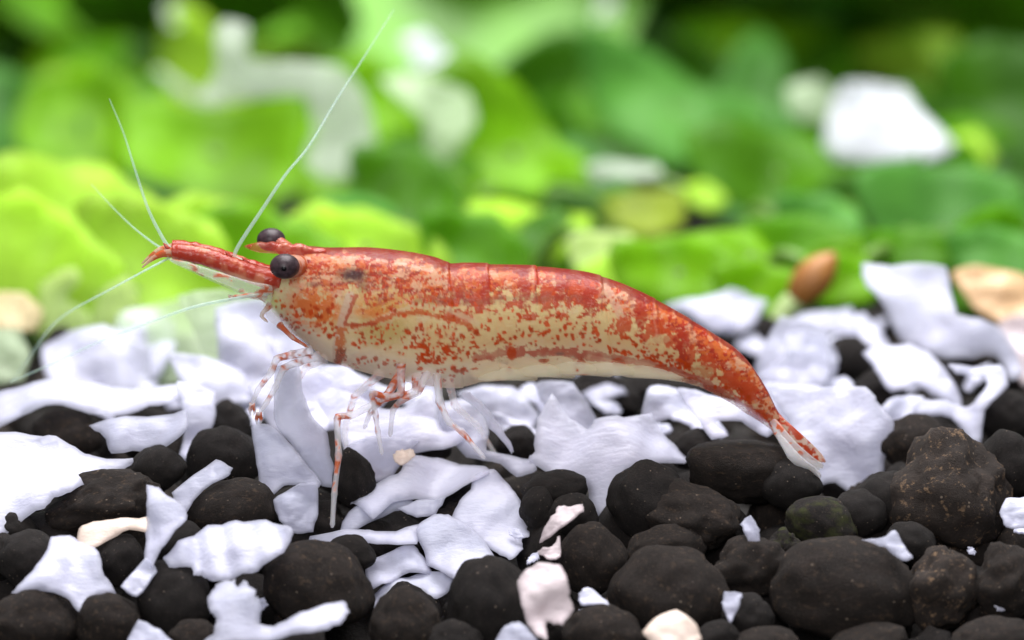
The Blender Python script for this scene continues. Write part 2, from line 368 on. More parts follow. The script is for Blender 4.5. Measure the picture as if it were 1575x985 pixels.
G = [
 (104, 668, 58, 40, 'rounded granule rising behind the broad white flake at the frame edge', 'r', 'soil_brown'),
 (351, 655, 40, 38, 'small granule peeking over the twin stacked granules under the head', 'r', 'soil'),
 (345, 706, 58, 52, 'tall dark granule beside the upright pale flake below the antennae', 'r', 'soil'),
 (240, 722, 46, 36, 'dark granule between the broad flake tip and the slanting strip', 'r', 'soil'),
 (158, 772, 82, 46, 'wide rough granule under the tip of the broad white flake', 'l', 'soil_brown'),
 (358, 784, 72, 50, 'domed granule directly above the clam shaped flake', 'r', 'soil_brown'),
 (185, 862, 39, 40, 'small granule framed by the ribbon flake and crumpled flake', 'r', 'soil'),
 (267, 922, 60, 60, 'round granule below the clam shaped flake and ribbon flake', 'r', 'soil'),
 (56, 958, 72, 50, 'wide granule in the bottom corner below the crumpled flake', 'r', 'soil_brown'),
 (168, 956, 50, 46, 'bottom granule next to the wide corner granule', 'r', 'soil_brown'),
 (487, 900, 90, 70, 'largest rounded granule left of the stacked white flakes', 'r', 'soil_brown'),
 (45, 862, 52, 46, 'granule behind the crumpled white flake at the frame edge', 'r', 'soil'),
 (2, 850, 28, 32, 'granule cut by the frame edge below the broad flake', 'r', 'soil'),
 (278, 840, 42, 38, 'dark granule half covered by the clam shaped flake', 'r', 'soil'),
 (298, 980, 40, 28, 'brown granule top beside the ragged bottom flake', 'r', 'soil_brown'),
 (625, 962, 58, 56, 'round granule under the lower white flake stack', 'r', 'soil_brown'),
 (755, 930, 66, 78, 'tall granule behind the pinkish flake and grey pointed flake', 'r', 'soil'),
 (910, 860, 54, 56, 'round granule right of the narrow leaf shaped flake', 'r', 'soil_brown'),
 (926, 976, 62, 46, 'bottom granule beside the pinkish flake', 'r', 'soil_brown'),
 (853, 752, 50, 30, 'flat dark granule behind the bright flake stack', 'r', 'soil'),
 (826, 782, 27, 34, 'small glossy granule touching the bright flake stack', 'r', 'soil'),
 (999, 770, 64, 60, 'round dark granule under the ragged bright flake', 'r', 'soil'),
 (545, 738, 34, 46, 'black granule in the gap beside the clear hind foot', 'r', 'soil'),
 (665, 692, 28, 22, 'small black granule behind the flake stack under the thorax', 'r', 'soil'),
 (538, 852, 40, 30, 'low granule under the long thin white flake', 'r', 'soil'),
 (1142, 722, 86, 56, 'flat topped angular granule under the tail', 'f', 'soil_brown'),
 (1060, 796, 74, 48, 'angular granule with pale flecks below the flat topped one', 'l', 'soil_brown'),
 (1025, 842, 62, 36, 'low wide granule on top of the large smooth round granule', 'r', 'soil_brown'),
 (1029, 914, 92, 76, 'large smooth round granule above the cream flake', 'r', 'soil_brown'),
 (1155, 876, 62, 48, 'bumpy granule between the two largest smooth granules', 'l', 'soil_brown'),
 (1300, 906, 116, 84, 'biggest smooth granule in the bottom row', 'r', 'soil_brown'),
 (1262, 803, 58, 40, 'granule with a green mossy patch', 'r', 'soil_moss'),
 (1457, 758, 92, 92, 'big crusty brown granule flecked with tan', 'l', 'soil_crust'),
 (1366, 768, 50, 46, 'dark granule leaning on the big crusty granule', 'r', 'soil'),
 (1405, 682, 56, 46, 'granule behind the crusty granule under the forked flake', 'r', 'soil_brown'),
 (1548, 640, 44, 42, 'granule at the frame edge beside the forked flake', 'r', 'soil'),
 (1555, 715, 52, 52, 'dark granule at the frame edge beside the crusty granule', 'r', 'soil'),
 (1448, 908, 62, 60, 'lumpy granule right of the biggest smooth granule', 'l', 'soil_crust'),
 (1545, 899, 52, 58, 'lumpy granule in the lower corner by the frame edge', 'l', 'soil_brown'),
 (1528, 986, 70, 36, 'low granule in the bottom corner below the lumpy one', 'r', 'soil_brown'),
 (1330, 992, 66, 32, 'granule top below the biggest smooth granule', 'r', 'soil_brown'),
 (1172, 992, 60, 28, 'granule top at the bottom edge near the small grey chip', 'r', 'soil_brown'),
 (1150, 950, 40, 40, 'small granule wedged between the two largest smooth granules', 'r', 'soil'),
 (1205, 838, 26, 22, 'tiny brown crumb of soil below the mossy granule', 'l', 'soil_moss'),
 (1072, 692, 40, 34, 'granule between the ragged flake and flat topped granule', 'r', 'soil'),
 (1163, 522, 54, 34, 'blurred black granule behind the back of the tail', 'r', 'soil'),
 (1345, 500, 38, 26, 'farthest small granule below the seed', 'r', 'soil'),
 (1305, 556, 40, 44, 'blurred tall granule beside the grey far flake', 'r', 'soil'),
 (1352, 610, 44, 44, 'blurred granule behind the upright flake at the tail', 'r', 'soil'),
 (1510, 552, 56, 34, 'blurred granule behind the forked flake', 'r', 'soil_brown'),
 (930, 606, 66, 34, 'black granule in shade under the belly', 'r', 'soil'),
 (985, 602, 50, 28, 'black granule under the rear of the belly', 'r', 'soil'),
 (93, 530, 28, 28, 'far blurred granule crossed by the long lower antenna', 'r', 'soil'),
 (135, 556, 30, 20, 'far low granule beneath the lower antenna', 'r', 'soil'),
 (800, 640, 30, 26, 'granule behind the thin curved white sliver', 'r', 'soil'),
 (795, 682, 32, 28, 'granule in front of the thin curved white sliver', 'r', 'soil'),
 (212, 682, 26, 24, 'small granule in the dark gap behind the slanting strip', 'r', 'soil'),
 (700, 985, 46, 30, 'granule top at the bottom edge between two flakes', 'r', 'soil'),
 (1400, 835, 40, 34, 'shaded granule under the big crusty granule', 'r', 'soil'),
 (880, 792, 40, 34, 'dark granule behind the narrow leaf shaped flake', 'r', 'soil'),
 (1215, 745, 50, 40, 'shaded granule right under the tail tip', 'r', 'soil'),
 (1320, 790, 44, 40, 'black granule between mossy granule and crusty neighbour', 'r', 'soil'),
 (1100, 985, 40, 30, 'granule top beside the cream flake', 'r', 'soil'),
 (455, 985, 50, 30, 'granule under the ragged bottom flake', 'r', 'soil'),
 (20, 812, 40, 26, 'black granule in shade under the broad flake', 'r', 'soil'),
]
for a in G: granule(*a)

# ------------------------------------------------------------------ white hull flakes
z5 = (0, 560, 2.3185); z6 = (500, 640, 2.856); z7 = (900, 560, 2.317); z4 = (350, 500, 2.985); zR = (1000, 380, 2.591); zL = (0, 420, 3.519); z0 = (0, 0, 1)
gp = 'pale flakes caught among the leaves'
def flake(zm, poly, label, tilt=55, yaw=0, mat='white', Y=None, z=.22, bend=.45, rag=1.0, name='white_flake', group='pale food flakes on the bed', cat='flake', thick=.006, wave=.085, folds=2.0):
    P = [(zm[0] + x / zm[2], zm[1] + y / zm[2]) for x, y in poly]
    if Y is not None: Y = Y * (1.05 if Y > 0 else .40) if group != gp else min(9, max(3.4, atZ(poly[0][0], max(q[1] for q in poly), 0).y * .62))
    seed = len(poly) * 31 + int(P[0][0]) * 7 + int(P[0][1])
    low = max(P, key=lambda q: q[1])
    p0 = atY(low[0], low[1], Y) if Y is not None else atZ(low[0], low[1], z)
    th = R(tilt); n = Vector((math.sin(R(yaw)) * math.sin(th), -math.cos(R(yaw)) * math.sin(th), math.cos(th))).normalized()
    s = scale_at(p0); ext = max(max(q[0] for q in P) - min(q[0] for q in P), max(q[1] for q in P) - min(q[1] for q in P)) / s
    rnd = random.Random(seed); ang = rnd.uniform(0, 3.14); ca, sa = math.cos(ang), math.sin(ang); off = Vector((seed % 97, seed % 53, 0)); ph = rnd.uniform(0, 6)
    def bd(p, u, v):
        w = u * ca + v * sa; q = p
        h = -bend * .5 * ext * .5 * (w * w) + wave * ext * (1.1 * mnoise.noise(Vector((u * 1.3, v * 1.3, 0)) + off) + .30 * mnoise.noise(Vector((u * 3.5, v * 3.5, 1)) + off))
        h += .16 * ext * max(0.0, u * sa - v * ca - .15) ** 2 - .10 * ext * max(0.0, -(u * sa - v * ca) - .2) ** 2
        h += 0.020 * ext * math.sin(folds * 3 * (u * sa - v * ca) + ph)
        return q + n * h
    me = sheet(name, smooth_outline(P, 4, rag * .75, seed, .38), lambda x, y: atP(x, y, p0, n), bd, 26, thick)
    return tag(mesh_obj(name, me, M[mat]), label, cat, group)

flake(z5, [(0,220),(110,232),(200,250),(290,300),(350,320),(480,322),(440,355),(330,410),(250,470),(195,495),(160,530),(90,545),(0,600),(-90,640),(-120,400),(-70,230)], 'broad white flake cut by the frame edge, largest of its side', 42, 10)
flake(z5, [(185,610),(250,600),(320,640),(350,680),(370,760),(415,815),(330,830),(285,880),(240,830),(140,810),(45,805),(100,750),(160,680)], 'crumpled white flake lying above the bottom corner granules', 50, 15, wave=.12)
flake(z5, [(505,425),(560,440),(640,500),(660,550),(620,610),(570,680),(550,735),(520,700),(515,600),(525,530),(525,480)], 'curved white ribbon flake with its end hooked round a granule', 65, -20, bend=.4, z=.3)
flake(z5, [(270,612),(290,570),(380,560),(480,550),(530,525),(540,580),(440,602),(350,640),(300,655)], 'flat tan tinged flake joined to the foot of the ribbon flake', 35, 0, 'cream', z=.25)
flake(z5, [(615,455),(770,340),(822,385),(810,410),(740,440),(690,490),(655,550),(635,500)], 'slanting white strip leaning between two dark granules', 55, 15, 'grey', bend=.1)
flake(z5, [(583,680),(640,630),(740,570),(840,550),(950,560),(1045,605),(1040,650),(980,710),(900,750),(760,770),(720,740),(690,745),(680,715),(600,712)], 'clam shaped white flake with fine ridges and a ragged lower edge', 48, 0, bend=.35, z=.3, folds=5)
flake(z5, [(740,820),(770,770),(830,765),(850,800),(870,765),(910,820),(930,870),(925,920),(990,930),(1100,880),(1215,825),(1245,880),(1230,930),(1150,975),(1000,985),(700,990),(760,950),(770,900),(745,870)], 'ragged white flake with jagged points along the bottom edge', 55, 0, wave=.1, rag=2, z=.32)
flake(z5, [(430,790),(520,700),(560,740),(490,830)], 'small white flake below the hooked ribbon', 55, 10, z=.26)
flake(z5, [(450,990),(495,912),(550,935),(620,990),(560,1050)], 'small white corner flake at the bottom edge', 50, 0, 'grey', z=.24)
flake(z4, [(95,470),(150,450),(215,470),(300,560),(370,650),(420,720),(410,760),(330,735),(260,740),(200,800),(150,760),(130,640)], 'upright pale grey flake under the front claws', 75, -10, 'grey', Y=-.42, rag=.8)
flake(z4, [(230,190),(330,190),(345,300),(390,420),(460,500),(470,600),(510,700),(520,750),(440,740),(370,660),(300,560),(220,460),(215,350)], 'tall narrow pale flake standing behind the front claws', 80, 10, 'grey', Y=-.18, rag=.6)
flake(z4, [(205,800),(330,735),(415,730),(415,870),(390,945),(300,955),(240,900)], 'low grey flake propped beneath the upright pale flake', 70, 0, 'grey', Y=-.8)
flake(z6, [(115,360),(170,310),(320,270),(350,210),(420,175),(520,160),(620,180),(700,230),(720,290),(640,330),(560,355),(400,360),(300,390),(210,450),(130,370)], 'broad bright flake topping the stack under the thorax', 30, 5, Y=-.55, bend=.3, rag=.7)
flake(z6, [(640,320),(660,250),(740,228),(800,270),(850,350),(905,440),(895,540),(865,550),(860,610),(815,655),(770,620),(700,560),(560,440),(590,370)], 'brightest domed flake at the stack edge, facing the tail', 42, 12, Y=-.85, bend=.4, rag=.8)
flake(z6, [(395,520),(410,470),(480,430),(540,432),(640,490),(720,570),(765,650),(740,710),(680,780),(605,860),(600,790),(575,735),(500,680),(450,650),(430,580)], 'grey white flake tapering to a point, front of the stack', 60, -5, 'white', Y=-1.12, bend=.3, rag=.8)
flake(z6, [(175,630),(300,590),(390,575),(440,620),(470,680),(340,695),(270,740),(195,745)], 'flat white flake low in the stack above its twin', 34, 0, Y=-1.0, rag=.7)
flake(z6, [(200,765),(300,720),(440,690),(520,690),(570,730),(490,795),(400,770),(300,770),(215,835)], 'lowest white flake of the stack resting on a round granule', 34, 0, Y=-1.12, rag=.8)
flake(z6, [(-70,500),(130,500),(220,510),(400,455),(540,420),(480,445),(400,500),(405,560),(230,570),(100,550),(-60,560)], 'long thin white flake reaching out from the stack past the hind foot', 40, 0, Y=-.85, rag=.8)
flake(z6, [(60,500),(100,420),(210,360),(330,345),(410,370),(200,460),(80,540),(40,540)], 'grey flake edge sagging below the broad bright flake', 45, 0, 'grey', Y=-.6)
flake(z6, [(320,400),(420,370),(530,365),(490,430),(400,445)], 'small grey flake tucked inside the stack', 50, 0, 'grey', Y=-.5)
flake(z6, [(845,725),(880,680),(940,640),(1030,650),(1060,700),(1075,790),(1095,850),(1040,920),(975,905),(970,990),(920,960),(880,900),(860,810)], 'pinkish tan flake standing upright on the bottom row', 72, 5, 'pink', z=.30, bend=.3)
flake(z6, [(745,990),(790,920),(850,905),(890,930),(940,990),(850,1030)], 'blurred white flake at the bottom edge below the pinkish flake', 50, 0, 'grey', z=.3)
flake(z6, [(930,550),(960,490),(1010,430),(1020,395),(1060,395),(1125,380),(1130,410),(1060,475),(1000,520)], 'narrow leaf shaped flake stuck between granules by the stack', 62, -15, 'pink', z=.28)
flake(z6, [(930,590),(1000,570),(1030,520),(1035,620),(990,640)], 'small dull chip under the narrow leaf shaped flake', 60, 0, 'pink', z=.22)
flake(z6, [(1110,790),(1150,750),(1240,810),(1250,835),(1130,835)], 'tiny white chip between the round granules near the bottom', 45, 0, z=.24)
flake(z0, [(813,705),(822,690),(826,640),(850,605),(880,640),(905,658),(920,642),(960,642),(1000,632),(1030,660),(1065,690),(1010,715),(960,740),(940,790),(925,795),(908,770),(903,745),(860,735)], 'large ragged bright flake with a drooping point under the belly', 50, 5, Y=-.22, wave=.09, rag=1.6)
flake(z0, [(985,635),(1000,592),(1025,590),(1060,605),(1100,640),(1120,668),(1085,690),(1060,660),(1030,645),(1000,650)], 'crumpled white flake behind the ragged bright flake', 55, 0, Y=.35, wave=.12)
flake(z0, [(1040,592),(1070,596),(1150,625),(1195,650),(1180,668),(1140,650),(1100,650),(1120,672),(1095,676),(1070,640)], 'thin forked white flake just under the tail', 50, 0, Y=.2, wave=.08)
flake(z7, [(650,80),(1000,85),(1040,140),(1105,220),(1075,300),(1060,390),(1000,460),(965,470),(890,420),(830,430),(790,380),(740,300),(720,200)], 'upright white flake just behind the tail fan', 68, -8, Y=.28, bend=.3)
flake(zR, [(850,400),(920,370),(1030,375),(1130,430),(1190,500),(1230,560),(1250,640),(1140,600),(1060,560),(960,580),(900,480)], 'drooping white arm of the forked far flake', 50, 0, Y=.95, bend=.4)
flake(zR, [(1190,470),(1390,470),(1425,560),(1330,660),(1320,775),(1285,780),(1200,680),(1060,660),(1070,600),(1180,610),(1270,640),(1340,560),(1320,510),(1220,510)], 'forked white flake wrapped round a dark hole', 55, 0, Y=.62, bend=.2)
flake(zR, [(420,490),(530,440),(540,340),(700,340),(720,400),(710,540),(600,575),(480,545)], 'blurred grey flake between far granules behind the tail', 50, 0, 'grey')
flake(zR, [(50,215),(200,200),(320,160),(420,190),(410,260),(300,340),(230,330),(140,260)], 'blurred curved white flake arching behind the back of the tail', 50, 10, bend=.5)
flake(zR, [(560,270),(800,240),(830,330),(700,350),(540,340)], 'flat far flake behind the grey one, below the seed', 35, 0, 'grey')
flake(zR, [(840,60),(960,80),(1180,80),(1220,280),(1400,330),(1470,420),(1490,500),(1440,520),(1380,430),(1180,440),(1000,360),(930,240),(860,160)], 'large blurred white flake below the round leaves', 55, 0, bend=.2)
flake(zR, [(1200,90),(1300,70),(1520,110),(1540,310),(1400,310),(1290,240)], 'blurred orange tan flake at the frame edge', 60, 0, 'tan', Y=2.2)
flake(zR, [(1380,300),(1520,290),(1560,540),(1480,540),(1440,420)], 'blurred pinkish white flake below the orange tan one', 50, 0, 'pink', Y=1.9)
flake(z7, [(555,570),(590,540),(620,590),(625,640),(600,665),(575,620)], 'tiny upright white sliver beside the mossy granule', 75, 0, 'grey', z=.24)
flake(z7, [(985,620),(1060,620),(1105,590),(1140,650),(1165,700),(1130,705),(1070,655)], 'small white chip on the shoulder of the biggest granule', 55, 0, 'grey', z=.35)
flake(z7, [(1480,530),(1500,480),(1600,470),(1600,585),(1500,580)], 'small bluish white chip at the frame edge beside the crusty granule', 60, 0, 'white', z=.25)
flake(z7, [(205,945),(260,895),(325,870),(395,935),(415,990),(350,1020),(240,990)], 'cream folded flake at the bottom edge on the large round granule', 50, 0, 'cream', z=.36, rag=.5)
flake(z7, [(485,850),(500,810),(560,815),(545,870),(520,925),(500,895)], 'small grey chip beside the large smooth granule', 65, 0, 'grey', z=.26)
flake(z4, [(1080,322),(1120,305),(1180,370),(1240,450),(1300,570),(1285,590),(1220,500),(1160,400)], 'thin curved white sliver standing under the belly', 75, 30, 'white', Y=.05)
flake(z4, [(1200,395),(1300,420),(1420,480),(1420,515),(1300,465)], 'thin white sliver lying behind the curved one', 50, 0, 'white', Y=.5)
flake(z4, [(990,330),(1100,330),(1180,400),(1200,500),(1190,580),(1403,640),(1420,700),(1330,730),(1250,650),(1100,600),(1000,500),(960,400)], 'grey translucent flake under the hind legs', 55, 0, 'grey', Y=.08)
flake(z4, [(360,300),(480,280),(700,380),(840,370),(940,340),(980,460),(900,500),(780,530),(740,560),(640,500),(560,520),(480,480),(390,460)], 'white flake lying across behind the walking legs', 50, 0, Y=.30)
flake(z4, [(540,540),(640,510),(800,520),(880,520),(800,600),(780,660),(700,720),(640,720),(600,640)], 'grey flake under the middle walking legs', 55, 0, 'grey', Y=.02)
flake(z4, [(330,170),(500,185),(640,230),(760,280),(700,330),(560,340),(400,320)], 'bright white flake close under the thorax', 50, 0, Y=.55)
flake(z4, [(760,590),(800,570),(850,575),(860,600),(810,640),(770,630)], 'small cream seed chip behind the stack', 55, 0, 'cream', Y=-.2)
flake(zL, [(-60,600),(130,590),(350,600),(600,580),(1000,620),(1020,690),(920,750),(700,780),(480,760),(300,740),(120,770),(-60,790)], 'long flat blurred white flake behind the broad one', 38, 0)
flake(zL, [(900,420),(1100,440),(1330,520),(1400,560),(1360,700),(1200,720),(1100,850),(1030,960),(1020,700),(980,600)], 'large white flake with a hanging corner below the antennae', 60, 0, Y=.75)
flake(zL, [(660,200),(800,170),(940,250),(950,400),(850,600),(600,600),(540,480)], 'blurred bluish white flake farther behind the hanging one', 60, 0, Y=1.9)
flake(zL, [(950,110),(1200,90),(1400,120),(1420,240),(1300,300),(1310,480),(1100,430),(1040,300)], 'pale greenish translucent flake right below the beak', 70, 0, 'veil', Y=1.1)
flake(zL, [(1230,290),(1380,240),(1470,350),(1520,500),(1420,580),(1330,500)], 'pale bluish flake behind the chin', 60, 0, 'white', Y=.9)
flake(zL, [(480,790),(900,760),(1010,760),(1020,870),(940,930),(760,950),(600,970),(560,860)], 'grey flake in shade under the long flat flake', 45, 0, 'grey')
flake(zL, [(-60,100),(130,110),(230,200),(200,300),(60,330),(-60,300)], 'blurred yellow tan flake at the frame edge under the leaves', 60, 0, 'yellow', Y=2.3)
flake(zL, [(-60,290),(110,310),(170,450),(120,580),(-60,590)], 'blurred pale green flake at the frame edge', 60, 0, 'veil', Y=1.7)
flake(z0, [(480,565),(530,560),(560,590),(600,612),(560,640),(520,620),(470,640),(440,610)], 'white flake glimpsed between the front legs', 55, 0, 'white', Y=.42)
flake(z0, [(270,585),(330,600),(330,650),(295,715),(275,700),(285,650)], 'narrow white flake leaning behind the twin stacked granules', 65, 0, 'white', Y=.3)
flake(z0, [(700,610),(800,600),(880,595),(890,640),(850,650),(820,640),(760,640)], 'blurred grey flake in the shade behind the belly', 50, 0, 'grey', Y=.9)
flake(z0, [(820,585),(880,590),(930,660),(900,680),(850,640)], 'pale flake leaning behind the ragged bright flake', 60, 0, 'grey', Y=.4)
flake(z0, [(330,470),(400,462),(440,500),(500,560),(470,610),(390,620),(340,570)], 'white flake filling the space under the chin', 60, 5, 'white', Y=.85)
flake(z0, [(180,480),(300,455),(360,470),(350,570),(230,600),(170,560)], 'pale veil like flake below the antennule tips, far behind', 65, 0, 'veil', Y=1.9)
flake(z0, [(60,520),(160,500),(230,540),(220,600),(80,600)], 'far white flake crossed by the lowest antenna', 55, 0, 'white', Y=1.5)
flake(z0, [(380,590),(450,560),(520,580),(540,640),(480,680),(420,660)], 'white flake seen between the two front claws and third leg', 60, 0, 'white', Y=.36)
flake(z0, [(520,650),(600,640),(700,650),(720,690),(640,700),(560,720),(530,690)], 'flat white flake under the third leg', 45, 0, 'white', Y=.12)
flake(z0, [(700,600),(790,592),(830,640),(800,680),(740,640)], 'pale flake behind the curved sliver', 60, 0, 'white', Y=.7)
flake(z0, [(1130,600),(1180,590),(1260,595),(1290,640),(1230,660),(1160,650)], 'cream edged flake right behind the narrow tail', 50, 0, 'white', Y=.75)
flake(z0, [(1160,560),(1200,490),(1270,510),(1290,560),(1270,600),(1180,600)], 'broad grey flake behind the bend of the tail', 55, 0, 'grey', Y=1.2)
flake(z0, [(1060,470),(1110,465),(1180,470),(1150,510),(1090,510)], 'far white flake just above the bend of the tail', 45, 0, 'white', Y=2.2)
rq = random.Random(17)
for i in range(46):
    zone = rq.choice([(600, 1400, 590, 690), (0, 420, 570, 660), (1150, 1570, 470, 640), (0, 600, 700, 960), (700, 1575, 740, 960)])
    cx, cy = rq.uniform(*zone[:2]), rq.uniform(*zone[2:]); rr = rq.uniform(16, 44) if cy < 700 else rq.uniform(8, 22); k0 = rq.uniform(.35, .8); an = rq.uniform(-.8, .8); pol = []
    for q in range(8):
        a = 2 * math.pi * q / 8; u, v = rr * rq.uniform(.7, 1.25) * math.cos(a), rr * k0 * rq.uniform(.6, 1.25) * math.sin(a)
        pol.append((cx + u * math.cos(an) - v * math.sin(an), cy + u * math.sin(an) + v * math.cos(an)))
    flake(z0, pol, 'small pale flake fragment tucked between granules and larger flakes', rq.uniform(30, 65), rq.uniform(-30, 30), rq.choice(['white', 'white', 'grey']), z=.12, group='small flake fragments', name='flake_fragment')
# flakes caught in the plants
gp = 'pale flakes caught among the leaves'
flake(z0, [(330,45),(350,30),(385,40),(385,90),(440,95),(520,100),(560,140),(580,210),(560,270),(500,280),(465,250),(480,200),(470,150),(400,150),(330,165),(300,150),(330,110)], 'large pale hooked flake draped over the round leaf', 80, 0, 'thin', Y=3.1, bend=.1, group=gp)
flake(z0, [(235,108),(250,105),(300,140),(330,150),(320,165),(280,150)], 'thin pale sliver beside the large hooked flake', 75, 0, 'thin', Y=3.2, group=gp)
flake(z0, [(615,60),(650,45),(690,80),(700,110),(650,130),(600,125),(640,100)], 'small bright white flake high on the central leaf', 70, 0, 'glow', Y=3.0, group=gp)
flake(z0, [(580,120),(640,110),(720,140),(735,190),(700,240),(670,260),(650,235),(650,190)], 'pale green see through flake hanging from the bright one', 75, 0, 'veil', Y=3.05, group=gp)
flake(z0, [(1280,150),(1300,125),(1390,128),(1420,170),(1470,230),(1420,255),(1290,245),(1265,220)], 'bright white blurred flake among the leaves above the seed', 70, 0, 'glow', Y=3.6, group=gp)
flake(z0, [(900,250),(1010,250),(1015,270),(920,278)], 'thin pale sliver beyond the central leaf tip', 60, 0, 'thin', Y=3.5, group=gp)
flake(z0, [(250,5),(290,5),(290,40),(260,40)], 'tiny pale chip at the top of the leaves', 70, 0, 'thin', Y=5, group=gp)
flake(z0, [(1210,130),(1260,120),(1290,150),(1270,185),(1215,180)], 'pale green chip beside the bright blurred flake', 70, 0, 'veil', Y=3.9, group=gp)
flake(z0, [(920,0),(950,-5),(945,25),(915,30)], 'pale chip at the very top edge', 70, 0, 'thin', Y=4.5, group=gp)

# ------------------------------------------------------------------ plants
plants = {}
PL = [(-2.6, 'bright round leaved plant at the frame edge behind the antennae'), (-1.35, 'round leaved plant holding the large hooked flake'),
      (-.2, 'round leaved plant right behind the head of the shrimp'), (.75, 'plant whose broad leaf arches above the back of the shrimp'),
      (1.7, 'dark plant with bluish leaves beyond the arching leaf'), (2.6, 'leafy plant behind the brown seed'), (3.6, 'plant beside the bright blurred flake, at the frame edge')]
for x, lb in PL:
    p = empty('round_leaf_plant', (x * .85, 6.5, 0)); tag(p, lb, 'plant', 'round leaved plants behind the shrimp'); plants[x * .85] = [p, 0]
def nearest(x): return plants[min(plants, key=lambda q: abs(q - x))]
def leaf(px, py, rx, ry, Y, mat, rot=0, tilt=60, yaw=0, poly=None, stem=True, name='leaf', cup=.45, fill=None):
    Yg = atZ(px, py + ry * .55, 0).y; Y = min(11, max(2.9, Yg * (.74 if fill is None else fill))) + (Y - 4) * .18; c0 = atY(px, py, Y); s = scale_at(c0)
    th = R(tilt); n = Vector((math.sin(R(yaw)) * math.sin(th), -math.cos(R(yaw)) * math.sin(th), math.cos(th))).normalized()
    if poly is None:
        ca, sa = math.cos(R(rot)), math.sin(R(rot)); poly = []
        sd = random.uniform(0, 50)
        for k in range(22):
            a = 2 * math.pi * k / 22; q = 1 + .16 * math.sin(2 * a + sd) + .10 * math.sin(3 * a + sd * 3) + .05 * math.sin(5 * a + sd * 2)
            if k == 0: q *= .72
            x, y = rx * q * math.cos(a), ry * q * math.sin(a); poly.append((px + x * ca - y * sa, py + x * sa + y * ca))
    else: poly = smooth_outline(poly, 3, min(rx, ry) * .035, int(px))
    ext = 2 * max(rx, ry) / s; off = Vector((px * .37, py * .21, Y))
    def bd(p, u, v): return p + n * ext * (cup * (u * u + v * v) * .35 - .1 * cup + .10 * mnoise.noise(Vector((u * 1.5, v * 1.5, 0)) + off))
    me = sheet(name, poly, lambda x, y: atP(x, y, c0, n), bd, 12, .02)
    pl = nearest(c0.x); pl[1] += 1
    o = mesh_obj(name, me, M[mat], pl[0])
    if stem:
        base = Vector((c0.x + random.uniform(-.5, .5), c0.y + random.uniform(.1, .5), -.05))
        e = c0 + n * (-.1 * ext * cup - .01)
        m1 = base.lerp(e, .5) + Vector((random.uniform(-.3, .3), .15, .25))
        mesh_obj('stem', tube('stem', catmull([base, m1, e], 8), [.035] * 17, 7), M['stem'], pl[0])
    return o
def lp(mat, Y, poly, tilt=60, yaw=0, **k):
    xs = [q[0] for q in poly]; ys = [q[1] for q in poly]
    leaf(sum(xs) / len(xs), sum(ys) / len(ys), (max(xs) - min(xs)) / 2, (max(ys) - min(ys)) / 2, Y, mat, 0, tilt, yaw, poly, **k)
# leaves the photograph shows one by one, plus a pale leaf added as a highlight
lp('bright', 3.4, [(180,190),(230,150),(300,165),(400,152),(470,150),(475,200),(470,270),(430,330),(350,350),(250,330),(190,270)], 55)
lp('bright', 3.8, [(20,200),(60,130),(130,110),(200,130),(225,200),(200,280),(120,300),(50,270)], 50)
lp('lime', 3.0, [(-60,290),(60,250),(170,260),(260,330),(280,420),(200,470),(80,450),(-60,430)], 50, 10)
lp('lime', 3.2, [(250,330),(330,310),(420,330),(440,420),(380,470),(280,460)], 55)
lp('bright', 3.3, [(640,140),(720,105),(790,130),(850,190),(905,270),(902,312),(860,322),(790,312),(720,290),(660,240)], 58)
lp('blue', 5.0, [(890,60),(1000,75),(1100,130),(1190,180),(1170,240),(1060,260),(960,240),(910,170)], 60)
lp('blue', 3.4, [(480,320),(540,300),(600,320),(630,370),(600,410),(500,410)], 60)
lp('lime', 3.5, [(715,330),(780,310),(860,325),(910,340),(900,390),(820,420),(740,400)], 50)
lp('pale', 3.2, [(870,380),(910,355),(970,365),(1000,400),(980,450),(900,450)], 55)
lp('yel', 3.7, [(920,310),(980,290),(1050,300),(1050,350),(990,370),(930,350)], 50)
lp('blue', 4.2, [(1310,290),(1400,250),(1500,250),(1570,300),(1540,380),(1440,420),(1350,390)], 58)
lp('mid', 4.6, [(1050,210),(1150,185),(1280,220),(1350,270),(1300,330),(1180,340),(1080,300)], 55)
lp('bright', 3.7, [(990,400),(1080,350),(1160,365),(1210,420),(1180,470),(1060,470)], 50)
lp('dark', 5.2, [(1440,100),(1520,60),(1620,90),(1620,220),(1520,230),(1450,190)], 60)
lp('bright', 5.2, [(90,30),(200,0),(330,20),(460,20),(520,60),(420,110),(300,90),(180,100)], 45)
lp('bright', 5.4, [(1080,60),(1180,20),(1270,40),(1300,110),(1220,140),(1120,120)], 50)
lp('lime', 5.0, [(1290,80),(1370,50),(1470,60),(1470,120),(1390,140),(1310,130)], 50)
lp('pale', 3.0, [(515,362),(560,350),(630,360),(690,392),(640,396),(570,380)], 30)
lp('lime', 3.3, [(440,340),(490,325),(540,345),(545,400),(480,420),(440,400)], 55)
lp('mid', 4.0, [(540,240),(640,230),(720,290),(700,370),(620,380),(550,320)], 55)
lp('pale', 4.0, [(1120,130),(1170,120),(1190,150),(1160,170),(1120,160)], 50)
lp('lime', 4.0, [(1050,290),(1090,280),(1120,310),(1100,330),(1060,315)], 45)
lp('bright', 3.6, [(1240,390),(1320,370),(1340,440),(1300,480),(1230,470)], 55)
lp('blue', 3.9, [(1190,310),(1280,300),(1330,350),(1300,410),(1210,400)], 55)
lp('bright', 4.8, [(480,130),(560,90),(640,130),(660,220),(600,270),(530,220)], 58)
lp('mid', 5.5, [(700,30),(800,10),(880,60),(850,130),(760,120)], 50)
lp('lime', 5.6, [(370,80),(470,60),(540,90),(510,150),(420,150)], 50)
lp('lime', 4.5, [(1430,220),(1500,205),(1530,250),(1480,280),(1430,260)], 50)
